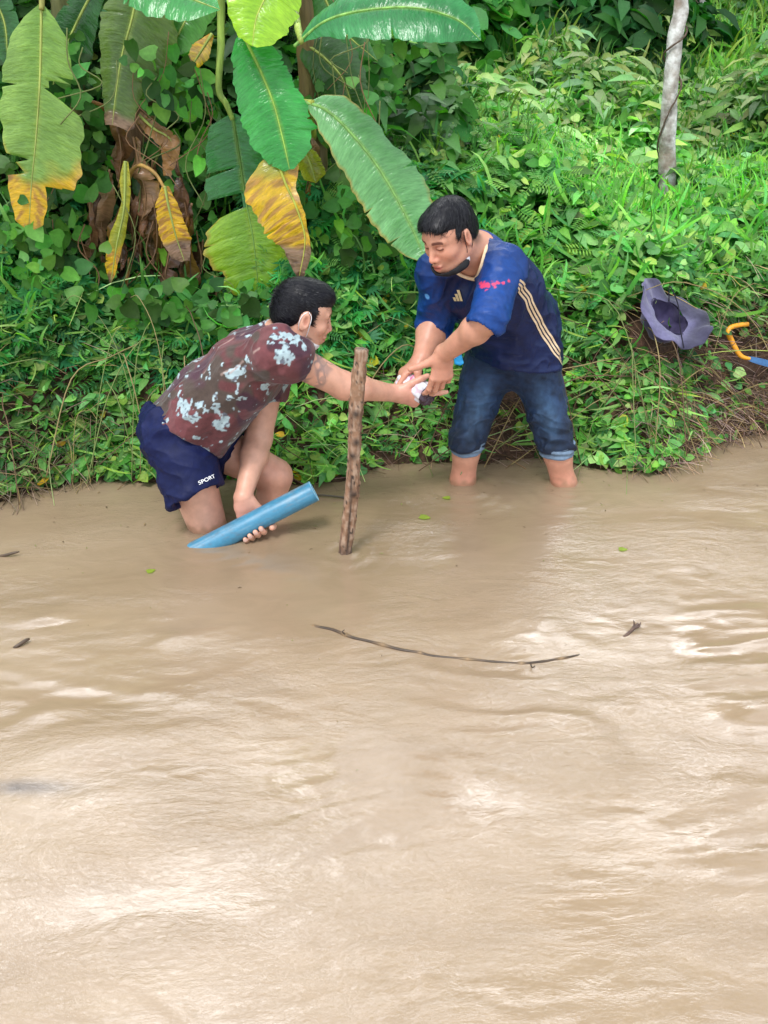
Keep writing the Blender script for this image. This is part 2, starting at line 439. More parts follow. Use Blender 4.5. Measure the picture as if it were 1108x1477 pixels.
def face_paint(c, V, o, fr, sc, tone, hairline=None, beard=0):
    L = (V - o) @ np.asarray(fr).T / sc
    x, y, z = L.T; ax = np.abs(x)
    def put(w, col): 
        nonlocal c; w = np.clip(w, 0, 1)[:, None]; c = c * (1 - w) + np.asarray(col) * w
    infront = sst(.02, .05, y)
    put(np.exp(-((ax - .042) / .022) ** 2 - ((z + .030) / .022) ** 2) * infront * .35, (.62, .22, .15))
    put(np.exp(-((ax - .0) / .018) ** 2 - ((z + .036) / .014) ** 2) * infront * .35, (.60, .22, .15))
    put(sst(.7, 1.2, np.exp(-((x / .023) ** 4) - ((z + .067) / .011) ** 4) * 1.6) * infront, (.42, .13, .11))
    put(np.exp(-((x / .020) ** 4) - ((z + .0685) / .0022) ** 2) * infront, (.12, .03, .03))
    bz = .0195 + .004 * np.cos((ax - .030) * 60) - .10 * np.maximum(ax - .040, 0) - .0 
    put(sst(.25, .7, np.exp(-((z - bz) / .0062) ** 2) * sst(.010, .015, ax) * (1 - sst(.046, .055, ax))) * infront * .98, (.012, .010, .012))
    # eye slit, lashes, looking down
    ez = .0005 - .0035 * ((ax - .031) / .014) ** 2 * -1 - .004
    put(sst(.25, .7, np.exp(-((z - ez) / .0040) ** 2) * (1 - sst(.013, .016, np.abs(ax - .031)))) * infront, (.03, .02, .02))
    put(np.exp(-((ax - .031) / .018) ** 2 - ((z - .008) / .006) ** 2) * infront * .45, (.28, .13, .09))
    for s in (-1, 1):
        put(np.exp(-((x - s * .0065) / .0045) ** 2 - ((z + .0455) / .0035) ** 2) * infront * .9, (.10, .03, .025))
    ear = np.exp(-((ax - .084) / .008) ** 2 - ((y + .006) / .010) ** 2 - ((z + .004) / .017) ** 2)
    put(ear * .5, (.40, .12, .08))
    # stubble around the temples and nape
    st = np.exp(-((ax - .072) / .012) ** 2 - ((z - .006) / .022) ** 2 - ((y - .018) / .014) ** 2)
    put(st * .6, (.06, .05, .05))
    nape = sst(-.03, -.06, y) * sst(-.085, -.05, z)
    put(nape * .7, (.07, .055, .055))
    if beard:
        w = (np.exp(-((x / .026) ** 4) - ((z + .055) / .005) ** 2) + np.exp(-((x / .022) ** 2) - ((z + .09) / .012) ** 2)) * infront * beard
        put(w, (.14, .08, .07))
    return c
def folds(v, d, sc, amp, seed=0, st=4.0, th=.0):
    """sharp-crested folds running along d"""
    d = nrm(d); t = (v @ d)[:, None] * d; q = (v - t) + t / st
    w = (np.stack([vnoise(v * 5 + seed, 1), vnoise(v * 5 + seed, 2), vnoise(v * 5 + seed, 3)], 1) - .5) * .05
    n = vnoise((q + w) * sc, seed + 3); n2 = vnoise((q + w) * sc * 2.1, seed + 5)
    r = (1 - np.abs(2 * n - 1)) ** 2 + .45 * (1 - np.abs(2 * n2 - 1)) ** 2
    return amp * (r - .55) * sst(.25, .55, vnoise(v * 6, seed + 8) + th)
# ------------------------------------------------------------------ PERSON A (stooping, mottled shirt)
A_tone = (.66, .40, .29)
a = dict(pel=J(261, 612, 2.95), hipR=J(257, 626, 2.88), hipL=J(276, 626, 3.05), waist=J(304, 568, 2.93), chest=J(358, 526, 2.91), neck=J(402, 490, 2.90),
         shR=J(407, 509, 2.78), elR=J(496, 556, 2.85), wrR=J(569, 567, 2.985), shL=J(392, 530, 3.05), elL=J(373, 632, 2.99), wrL=J(363, 727, 2.885),
         knR=W(300, 771) + np.array((0, .058, -.045)), knL=J(396, 684, 2.995), head=J(437, 451, 2.87))
def frame(fwd, up):
    f = nrm(fwd); u = nrm(np.asarray(up) - f * np.dot(up, f)); return (np.cross(f, u), f, u)
a_fr = frame((.89, .27, -.30), (.30, .06, .95))
HS = .83
a_lat = nrm(a['shR'] - a['shL']); a_sp = nrm(a['neck'] - a['pel'])
def body_A():
    S = (0, 1, 0)
    P = [prim(a['pel'], a['waist'], r=.135, d=.095, r2=.120, d2=.085, side=S), prim(a['waist'], a['chest'], r=.120, d=.085, r2=.140, d2=.095, side=S),
         prim(a['chest'], a['neck'] - a_sp * .05, r=.140, d=.095, r2=.085, d2=.060, side=S)]
    P += [prim(a['shR'], a['neck'], r=.048, r2=.048, k=.03), prim(a['shL'], a['neck'], r=.048, r2=.048, k=.03)]
    P += head_prims(a['head'], a_fr, HS)
    hb = a['head'] + HS * (-.020 * a_fr[1] - .055 * a_fr[2])
    P += [prim(hb, a['neck'], r=.053, r2=.062, k=.02)]
    P += arm_prims(a['shR'], a['elR'], a['wrR'], (.048, .039, .036, .025)); P += arm_prims(a['shL'], a['elL'], a['wrL'], (.048, .041, .038, .026))
    # legs
    P += [prim(a['hipR'], a['knR'], r=.083, r2=.056, k=.03), prim(a['hipL'], a['knL'], r=.083, r2=.054, k=.03)]
    kR = a['knR']; P += [prim(kR, kR + (-.27, .03, -.22), r=.053, r2=.038, k=.02), ell(kR + (.012, -.008, -.005), (.050, .050, .052), k=.02)]
    kL = a['knL']; P += [prim(kL + (.004, 0, -.01), kL + (-.035, .0, -.15), r=.050, r2=.050, k=.02), prim(kL + (-.035, .0, -.15), kL + (-.05, .02, -.38), r=.050, r2=.035, k=.02)]
    # right hand (reaching), thumb on top of the packet
    h1, t1, f1 = hand_prims(a['wrR'], (1, -.02, -.25), (.05, .92, .42), True, [(10, 10, 8), (52, 60, 30), (62, 66, 34), (66, 70, 36)],
                            [(.018, .020, .006), (.045, .045, .016), (.068, .058, .030), (.086, .062, .046)], .98, .05)
    h2, t2 = grip_pipe(a['wrL'])
    return P + h1 + h2, t1 + t2
pipe_e0 = J(452.5, 708, 2.81); pipe_e1 = W(308, 782, 0); pipe_dv = nrm(pipe_e0 - pipe_e1); PIPE_R = .0322
pipe_F = nrm(np.array([0, -1, 0]) - pipe_dv * np.dot((0, -1, 0), pipe_dv)); pipe_U = np.cross(pipe_dv, -pipe_F); pipe_U = pipe_U * (1 if pipe_U[2] > 0 else -1)
def on_pipe(t, th, rr):
    """t metres along the pipe from the hand, angle (0 = camera side, 90 = up)"""
    c = J(361, 748, 2.775); c = pipe_e1 + pipe_dv * np.dot(c - pipe_e1, pipe_dv) + pipe_dv * t
    return c + rr * (math.cos(R(th)) * pipe_F + math.sin(R(th)) * pipe_U)
def grip_pipe(w):
    P = []; tips = []; rr = PIPE_R + .0085
    mc = on_pipe(-.010, 196, rr + .007)
    P += [prim(w, w + (mc - w) * .35, r=.027, d=.021, r2=.034, d2=.017, side=pipe_dv, k=.014), prim(w + (mc - w) * .3, mc, r=.034, d=.017, r2=.038, d2=.012, side=pipe_dv, k=.012)]
    for t, r0, e in ((.019, .0090, 338), (-.001, .0093, 334), (-.021, .0088, 330), (-.039, .0078, 322)):
        pts = [on_pipe(t * .9, 190, rr + .004), on_pipe(t, 238, rr + .004), on_pipe(t, 262, rr + .003), on_pipe(t, 290, rr + .0015), on_pipe(t, 314, rr), on_pipe(t, e, rr - .001)]
        for k in range(5): P.append(prim(pts[k], pts[k + 1], r=r0 * (1.02 - .03 * k), r2=r0 * (.99 - .03 * k), k=.006 if k == 0 else .003))
        tips.append((pts[-1], nrm(pts[-1] - pts[-2])))
    pts = [w + (mc - w) * .25 + pipe_dv * .018, on_pipe(.040, 196, rr + .008), on_pipe(.050, 240, rr + .003), on_pipe(.050, 278, rr), on_pipe(.047, 300, rr)]
    for k, (r0, r1) in enumerate(((.015, .012), (.012, .0105), (.0105, .0098), (.0098, .009))): P.append(prim(pts[k], pts[k + 1], r=r0, r2=r1, k=.008 if k == 0 else .003))
    tips.append((pts[-1], nrm(pts[-1] - pts[-2])))
    return P, tips
a['wrL'] = on_pipe(.008, 133, .088)
def tattoo(c, V):
    e, s = a['elR'], a['shR']; ax = nrm(e - s); q = V - s
    t = q @ ax / np.linalg.norm(e - s); rad = np.linalg.norm(q - (q @ ax)[:, None] * ax, axis=1)
    on = (rad < .075) * sst(.10, .16, t) * (1 - sst(.60, .74, t))
    n = fbm(V * 34 + 2, 5, 3); ln = np.abs(vnoise(V * 46, 9) - .5)
    ink = np.maximum(sst(.47, .55, n) * .6, sst(.12, .03, ln) * .85) * sst(.25, .40, vnoise(V * 20, 31))
    w = (on * ink * .85)[:, None]
    return c * (1 - w) + np.array((.10, .14, .16)) * w
def nails(name, tips, palm_n, parent, idx):
    mb = MB()
    for (p, d), n in zip(tips, palm_n):
        n = nrm(n - d * np.dot(n, d)); s = np.cross(d, n); r = .0078
        V = []; F = []
        for i in range(4):
            for j in range(5):
                aa = (j - 2) / 2 * .9; V.append(p + d * (.0065 * (i / 3) * 1.5 - .003) + (s * math.sin(aa) + n * math.cos(aa)) * (r + .0006 - .0016 * (i / 3) ** 2) * (1 if i < 3 else .93))
        F = [[i * 5 + j, i * 5 + j + 1, i * 5 + j + 6, i * 5 + j + 5] for i in range(3) for j in range(4)]
        mb.add(V, F)
    return mb.build(name, M_NAIL, parent)
M_NAIL = simple_mat('finger_nail', (.72, .47, .40), .3, .5, 200, .05, .05)
def build_A():
    root = empty('person', (a['pel'][0], a['pel'][1], 0), 'stooping person in mottled maroon t-shirt and navy shorts, kneeling in water and gripping blue pipe', 'person')
    P, tips = body_A()
    V, F = sdf_mesh(P, .0028); V = smooth_verts(V, F, 1, .4)
    c = skin_color(V, A_tone, [(a['elR'], .05, (.66, .33, .24), .5), (a['knL'], .07, (.62, .30, .22), .5), (a['knR'], .07, (.62, .32, .24), .4), (a['wrL'] + (0, -.02, -.05), .06, (.68, .33, .27), .6), (a['wrR'] + (.06, 0, 0), .07, (.68, .33, .27), .6)])
    c = face_paint(c, V, a['head'], a_fr, HS, A_tone, beard=.35); c = tattoo(c, V); c = crease_shade(c, V, F); c = muddy(c, V)
    parts = [new_mesh('body', V, F, M_SKIN, None, col=c)]
    # hair
    V, F = sdf_mesh(hair_prims(a['head'], a_fr, HS, 0), .0028); V = add_disp(V, F, lambda v: (vnoise(v * 120, 3) - .5) * .002)
    parts.append(new_mesh('hair', V, F, M_HAIR)); 
    fr = a_fr; st = strands('hair_strands', V, normals(V, F), M_HAIR, None, 15000, .014, lambda p: np.tile(fr[1] * .8 - fr[2] * .15, (len(p), 1)) + (p - a['head']) @ np.outer(fr[2], fr[1]) * 4, lift=.14, jit=.12, w=.0006)
    hair = parts[-1]; hair_kids = [st]
    # mask on the chin with white ear loop
    T = lambda x, y, z: a['head'] + HS * (x * fr[0] + y * fr[1] + z * fr[2])
    mk = [ell(T(0, .040, -.098), (.050, .048, .022), fr, k=.01), ell(T(0, .030, -.075), (.051, .055, .047), fr, k=.003, op='s'), plane(-fr[1], T(0, -.002, 0), .003)]
    mk = [ell(T(.053, .014, -.080), (.010, .016, .020), fr, k=.006), ell(T(0, .020, -.088), (.0575, .056, .034), fr, k=.01), ell(T(0, .028, -.058), (.0545, .060, .046), fr, k=.003, op='s'), plane(-fr[1], T(0, .000, 0), .003), plane(fr[2], T(0, 0, -.062), .003)]
    V, F = sdf_mesh(mk, .002); msk = new_mesh('face_mask', V, F, M_WHITE)
    lp = spline([T(.060, .012, -.085), T(.074, .012, -.05), T(.083, .010, -.015), T(.083, .008, .012), T(.078, -.004, .026)], 16)
    lp2 = spline([T(.058, .004, -.090), T(.066, -.014, -.055), T(.072, -.022, -.035), T(.080, -.028, -.012), T(.080, -.022, .012), T(.078, -.008, .026)], 16)
    for q in (lp, lp2): new_mesh('ear_loop', *tube(q, .0010, 6), M_WHITE, msk)
    # shirt
    S = (0, 1, 0); pel, ws, ch, nk = a['pel'], a['waist'], a['chest'], a['neck']
    up = np.cross(a_sp, S); up = nrm(up * (1 if up[2] > 0 else -1)); dn = -up
    lo_ = pel - a_sp * .060
    SP = [prim(lo_ + dn * .008, ws + dn * .002, r=.178, d=.108, r2=.158, d2=.098, side=S, k=.03), prim(ws, ch, r=.148, d=.094, r2=.154, d2=.094, side=S, k=.03),
          prim(ch, nk - a_sp * .045, r=.154, d=.094, r2=.088, d2=.060, side=S, k=.03), prim(a['shR'], nk - a_sp * .01, r=.058, r2=.053, k=.05), prim(a['shL'], nk - a_sp * .01, r=.060, r2=.053, k=.03),
          prim(ch + dn * .05 - a_sp * .02, pel + dn * .105 + a_sp * .02, r=.13, d=.06, r2=.13, d2=.045, side=S, k=.05)]
    eR = a['shR'] + (a['elR'] - a['shR']) * .13; eL = a['shL'] + (a['elL'] - a['shL']) * .30
    dR = nrm(a['elR'] - a['shR']); dL = nrm(a['elL'] - a['shL'])
    SP += [prim(ch + a_sp * .05 + np.array((0, -.05, 0)), a['shR'], r=.072, r2=.053, k=.05), prim(a['shR'] - dR * .02, eR, r=.054, r2=.056, k=.06), prim(a['shL'], eL, r=.060, r2=.064, k=.025)]
    # openings
    SP += [prim(eR + dR * .034, eR + dR * .12, r=.0525, k=.003, op='s'), 
           prim(eL + dL * .02, eL + dL * .12, r=.056, k=.003, op='s')]
    hemn = nrm(W(205, 594) - W(322, 655)); 
    hp = J(205, 600, 2.93); hq = J(318, 659, 2.93); hn = nrm(np.cross(hq - hp, hp - np.array([0, 0, CAMH]))); hn = hn * (1 if np.dot(hn, pel - ch) > 0 else -1)
    SP += [plane(hn, hp, .004), ]
    nkc = a['head'] + HS * (-.020 * a_fr[1] - .055 * a_fr[2]); nd = nrm(nkc - nk)
    SP += [prim(nk + nd * .040, nk + nd * .12, r=.057, k=.003, op='s'), prim(nk + nd * .105, nk + nd * .2, r=.075, k=.002, op='s')]
    # trim flat ends of the short sleeves
    V, F = sdf_mesh(SP, .0032)
    sR, sL = a['shR'], a['shL']
    def wr(v):
        q = v - pel; t = q @ a_sp; n_ = q @ up; y = v[:, 1]
        w1 = np.sin(38 * (t * .8 + n_ * .9) + 5 * fbm(v * 7, 4, 2) + y * 6) * sst(.42, .62, fbm(v * 6, 8, 2))
        w2 = np.sin(70 * (t * .25 - n_ * .8 + y * .2) + 7 * fbm(v * 8, 14, 2)) * sst(.45, .65, fbm(v * 5, 23, 2))
        arm = np.exp(-(np.linalg.norm(v - (sR + ch * .0), axis=1) / .10) ** 2)
        w3 = np.sin(90 * ((v - sR) @ nrm(a_sp + dn * .4))) * arm
        return .0016 * w1 + .0012 * w2 + .002 * w3 + folds(v, a_sp + dn * .45, 17, .011, 1) + folds(v, a_sp * .3 + dn, 15, .007, 4) + (fbm(v * 22, 2, 2) - .5) * .003
    V = add_disp(V, F, wr); N = normals(V, F)
    # colours: maroon / olive-brown camouflage, pale speckled blotches, light vertical streaks
    n1 = fbm(V * np.array([9, 9, 9]) + 3, 41, 3); n2 = fbm(V * 8 + 11, 57, 3); n3 = fbm(V * 60, 77, 3)
    c = np.tile((.112, .032, .034), (len(V), 1))
    def put(w, col, c): w = np.clip(w, 0, 1)[:, None]; return c * (1 - w) + np.asarray(col) * w
    c = put(sst(.50, .56, n1), (.070, .048, .038), c); c = put(sst(.52, .58, n2), (.062, .022, .036), c)
    c = put(sst(.60, .64, fbm(V * 10, 91, 3)) * .8, (.16, .05, .055), c)
    blobs = [(262, 590, 16), (275, 600, 14), (288, 588, 10), (257, 567, 9), (320, 612, 15), (316, 600, 11), (327, 608, 9), (312, 588, 8), (333, 540, 12), (345, 533, 9), (352, 520, 8), (384, 560, 9), (392, 550, 7),
             (405, 513, 11), (418, 507, 12), (412, 522, 7), (398, 478, 11), (416, 482, 10), (385, 470, 6), (395, 583, 9), (322, 652, 7), (345, 556, 6), (296, 556, 5), (425, 495, 8), (240, 555, 6), (215, 578, 7), (350, 505, 5), (380, 520, 6), (323, 505, 4)]
    f = np.zeros(len(V))
    from_cam = np.array([0, 0, CAMH]); 
    # project blob centres on the near side of the shirt (3-D centres)
    cc = []
    for bx, by, br in [q for q in blobs if q[2] > 7]:
        o = from_cam; d = nrm(J(bx, by, 2.9) - o); rel = V - o; tt = rel @ d; dist = np.linalg.norm(rel - tt[:, None] * d, axis=1)
        near = dist < .012
        if near.any(): cc.append((o + d * tt[near].min(), br * .0022))
    for q in range(26):  # more on the far side
        i = rng.integers(0, len(V)); 
        if V[i, 1] > 2.93: cc.append((V[i], rng.uniform(.015, .03)))
    for p, r_ in cc: f = np.maximum(f, 1 - (np.linalg.norm(V - p, axis=1) / r_) ** 2)
    pale = sst(.0, .06, np.clip(f, -1, .5) * .9 + (fbm(V * 46, 77, 2) - .5) * 1.5 + (vnoise(V * 140, 78) - .5) * .5 - .31) * (f > -.1)
    c = put(pale, (.36, .47, .50), c)
    holes = sst(.66, .72, vnoise(V * 150, 6)) * (pale > .3); c = put(holes * .8, (.06, .05, .08), c)
    # streaks following the spine
    tt = (V - pel) @ a_sp
    for (x0, y0, x1, y1, wd) in ((348, 519, 330, 536, .0016), (316, 540, 372, 500, .0016), (292, 536, 350, 478, .0012), (312, 500, 335, 485, .0012)):
        p0, p1 = [min(((V[i] for i in np.where(np.linalg.norm(np.cross(V - from_cam, nrm(J(x, y, 2.9) - from_cam)), axis=1) < .006)[0])), key=lambda q: q[1], default=J(x, y, 2.82)) for x, y in ((x0, y0), (x1, y1))]
        dv = p1 - p0; h = np.clip((V - p0) @ dv / dv.dot(dv), 0, 1); ds = np.linalg.norm(V - p0 - h[:, None] * dv - 0, axis=1)
        ds = np.where(np.abs((V - p0) @ N[0]) >= 0, ds, ds)
        c = put(sst(wd * 3.2, wd, ds) * .6, (.42, .30, .26), c)
    shirt = new_mesh('t_shirt', V, F, M_CLOTH, None, col=c)
    # shorts
    kR, kL = a['knR'], a['knL']; dR_ = nrm(kR - a['hipR']); dL_ = nrm(kL - a['hipL'])
    eR = J(283, 716, 2.79); eL = a['hipL'] + (kL - a['hipL']) * .50
    ctop = pel + a_sp * .085
    SH = [prim(pel - a_sp * .01, ctop, r=.145, d=.105, r2=.132, d2=.082, side=S, k=.03), ell(pel - a_sp * .015 + (0, 0, -.01), (.150, .10, .112), (S, a_sp, up), k=.03),
          prim(a['hipR'], eR, r=.096, r2=.088, k=.04), prim(a['hipL'], eL, r=.102, r2=.092, k=.04)]
    dh = nrm(eR - a['hipR'])
    SH += [prim(eR + dh * .0, eR + dh * .25, r=.130, k=.003, op='s', m=None), prim(eR - dh * .06, eR + dh * .05, r=.0775, k=.003, op='s'),
           prim(eL - dL_ * .05, eL + dL_ * .2, r=.080, k=.003, op='s'), plane(-hn, hp + hn * -.045, .004)]
    SH[4] = plane(nrm(dh * 1 + np.array([.18, 0, 0])), eR, .003); SH[4]['plane'] = SH[4]['plane']
    # hem planes only act on their own leg: build legs separately
    core = [SH[0], SH[1]]
    def legmesh(): pass
    VR, FR = sdf_mesh([SH[0], SH[1], SH[2], prim(a['hipL'], a['hipL'] + dL_ * .08, r=.10, r2=.095, k=.04), SH[4], SH[5], plane(-hn, hp - hn * .045, .004)], .0032)
    VL, FL = sdf_mesh([prim(a['hipL'], eL, r=.100, r2=.092, k=.04), plane(dL_, eL, .003), SH[6]], .0032)
    def wr2(v):
        q = v - a['hipR']; t = q @ dh; yy = v[:, 1]; xx = v[:, 0]
        w1 = np.sin(62 * (t * .9 + (xx - a['hipR'][0]) * .45) + 8 * fbm(v * 6, 4, 2)) * sst(.35, .6, fbm(v * np.array([5, 5, 7]), 8, 2))
        w2 = np.sin(120 * (t * .8 - xx * .2) + 9 * fbm(v * 7, 14, 2)) * sst(.45, .6, fbm(v * 6, 29, 2))
        return .0025 * w1 + .0012 * w2 + folds(v, np.array((.9, .3, -.25)), 18, .010, 2, th=.15) + folds(v, np.array((.5, .2, .8)), 14, .005, 6)
    VR = add_disp(VR, FR, wr2); VL = add_disp(VL, FL, wr2)
    V = np.vstack([VR, VL]); F = np.vstack([FR, FL + len(VR)])
    c = np.tile((.005, .009, .050), (len(V), 1)); c *= (.7 + .6 * fbm(V * 9, 3, 3))[:, None]
    shorts = new_mesh('shorts', V, F, M_SHORTS, None, col=c)
    # printed word on the hem
    p0 = J(286, 701, 2.70); 
    kids = [text_on('SPORT', J(287, 699, 2.7), J(311, 688, 2.7), .0155, shorts, V, F, 'lettering')]
    fn = []
    for i, (p, d) in enumerate(tips): fn.append(None)
    # nails: left hand (front, gripping the pipe)
    ax1 = tips[:5]; ax2 = tips[5:]
    def outn(tp, palm): return [nrm(np.cross(np.cross(t[1], palm), t[1])) for t in tp]
    nl = []
    for (p, d) in ax2[:4]:
        q = p - pipe_e1; nl.append(nrm(q - pipe_dv * np.dot(q, pipe_dv)))
    nailo = nails('finger_nails', ax2[:4], nl, None, 0)
    adopt(root, [parts[0], hair, msk, shirt, shorts, nailo])
    st.parent = hair; kids[0].parent = shorts
    return root
def ray_hit(V, F, p):
    """first vertex of a mesh seen from the camera towards p"""
    o = np.array([0, 0, CAMH]); d = nrm(p - o); rel = V - o; t = rel @ d; ds = np.linalg.norm(rel - t[:, None] * d, axis=1)
    i = np.where(ds < .006)[0]
    if len(i) == 0: return p
    return o + d * t[i].min()
def ribbon(name, pts, wd, offs, V, F, mat, n=40, lift=.0018):
    N = normals(V, F); mb = MB(); pts = spline(pts, n); T = np.gradient(pts, axis=0)
    nn = []
    for k in range(n):
        i = np.argsort(np.linalg.norm(V - pts[k], axis=1))[:25]; nn.append(nrm(N[i].mean(0)))
    nn = np.array(nn)
    for _ in range(3): nn[1:-1] = (nn[:-2] + nn[1:-1] * 2 + nn[2:]) / 4
    for of in offs:
        R_ = []
        for k in range(n):
            s = nrm(np.cross(nn[k], T[k]))
            for e in (-.5, .5):
                q = pts[k] + s * (of + wd * e); i = np.argsort(np.linalg.norm(V - q, axis=1))[:8]; R_.append(q + nn[k] * (np.mean((V[i] - q) @ nn[k]) + lift))
        mb.add(R_, [[2 * k, 2 * k + 1, 2 * k + 3, 2 * k + 2] for k in range(n - 1)])
    return mb.build(name, mat)
def text_on(txt, pa, pb, size, obj, V, F, name, mat=None):
    cu = bpy.data.curves.new(name, 'FONT'); cu.body = txt; cu.size = 1; cu.extrude = 0; cu.offset = .012
    to = bpy.data.objects.new(name, cu); COL.objects.link(to)
    dg = bpy.context.evaluated_depsgraph_get(); me = bpy.data.meshes.new_from_object(to.evaluated_get(dg)); bpy.data.objects.remove(to)
    co = np.empty(len(me.vertices) * 3, np.float32); me.vertices.foreach_get('co', co); co = co.reshape(-1, 3)
    a_ = ray_hit(V, F, pa); b_ = ray_hit(V, F, pb); N = normals(V, F)
    wd = co[:, 0].max(); x = nrm(b_ - a_); L = np.linalg.norm(b_ - a_)
    i = np.argmin(np.linalg.norm(V - (a_ + b_) / 2, axis=1)); n = N[i]; y = nrm(np.cross(n, x))
    P = a_ + (co[:, 0:1] / wd * L) * x + (co[:, 1:2] * size) * y
    # sit on the cloth
    for j in range(len(P)):
        dd = np.linalg.norm(V - P[j], axis=1); q = np.argsort(dd)[:6]; P[j] = P[j] + n * (np.mean((V[q] - P[j]) @ n) + .0022)
    me.vertices.foreach_set('co', P.astype(np.float32).ravel()); me.update(); me.materials.clear(); me.materials.append(mat or M_PRINT)
    o = bpy.data.objects.new(name, me); COL.objects.link(o); return o
M_PRINT = simple_mat('white_print', (.8, .82, .85), .5, .3)
# ------------------------------------------------------------------ PERSON B (standing, blue jersey, rolled jeans)
B_tone = (.56, .31, .215)
b = dict(pel=J(741, 508, 3.24), hipR=J(706, 520, 3.26), hipL=J(770, 520, 3.22), waist=J(741, 462, 3.20), chest=J(707, 408, 3.09), neck=J(688, 360, 3.00),
         shL=J(726, 387, 2.93), elL=J(705, 460, 2.77), wrL=J(640, 511, 2.90), shR=J(634, 393, 3.12), elR=J(627, 468, 3.16), wrR=J(608, 516, 3.05),
         knR=J(673, 648, 3.165), knL=J(803, 652, 3.155), head=J(648, 338, 2.89))
b_fr = frame((-.66, -.62, -.40), (-.40, -.28, .88))
b_lat = nrm(b['shL'] - b['shR']); b_sp = nrm(b['neck'] - b['pel'])
b_fw = nrm(np.cross(b_sp, b_lat)); b_fw = b_fw * (1 if b_fw[1] < 0 else -1)
BH = .81
def body_B():
    S = b_lat
    P = [prim(b['pel'], b['waist'], r=.135, d=.095, r2=.122, d2=.085, side=S), prim(b['waist'], b['chest'], r=.122, d=.085, r2=.138, d2=.095, side=S),
         prim(b['chest'], b['neck'] - b_sp * .05, r=.138, d=.095, r2=.08, d2=.055, side=S)]
    P += [prim(b['shR'], b['neck'], r=.046, r2=.044, k=.03), prim(b['shL'], b['neck'], r=.046, r2=.044, k=.03)]
    P += head_prims(b['head'], b_fr, BH)
    hb = b['head'] + BH * (-.022 * b_fr[1] - .058 * b_fr[2])
    P += [prim(hb, b['neck'] + (0, 0, -.01), r=.052, r2=.060, k=.02)]
    P += arm_prims(b['shR'], b['elR'], b['wrR'], (.048, .043, .042, .028)); P += arm_prims(b['shL'], b['elL'], b['wrL'], (.045, .038, .037, .026))
    P += [prim(b['hipR'], b['knR'], r=.066, r2=.043, k=.03), prim(b['hipL'], b['knL'], r=.066, r2=.043, k=.03)]
    for kn, dx in ((b['knR'], -.008), (b['knL'], .035)):
        P += [prim(kn, kn + (dx, .01, -.12), r=.043, r2=.041, k=.02), prim(kn + (dx, .01, -.12), kn + (dx * 1.6, .04, -.42), r=.041, r2=.032, k=.02)]
        P += [ell(kn + (dx * .4, -.004, -.02), (.036, .038, .042), k=.02)]
    h1, t1, f1 = hand_prims(b['wrL'], (-.06, .08, -1), (-.30, .95, -.1), False, [(16, 24, 16), (20, 26, 16), (24, 30, 16), (28, 34, 18)],
                            [(.012, .022, .004), (.030, .046, .012), (.044, .072, .020), (.052, .092, .026)], .98, .06)
    h2, t2, f2 = hand_prims(b['wrR'], (-.72, -.22, -.55), (.15, -.1, -1), True, [(20, 40, 22), (22, 44, 22), (26, 46, 24), (30, 48, 24)],
                            [(.018, .020, .004), (.040, .042, .016), (.056, .050, .036), (.066, .046, .056)], .98, .06)
    return P + h1 + h2, t1 + t2
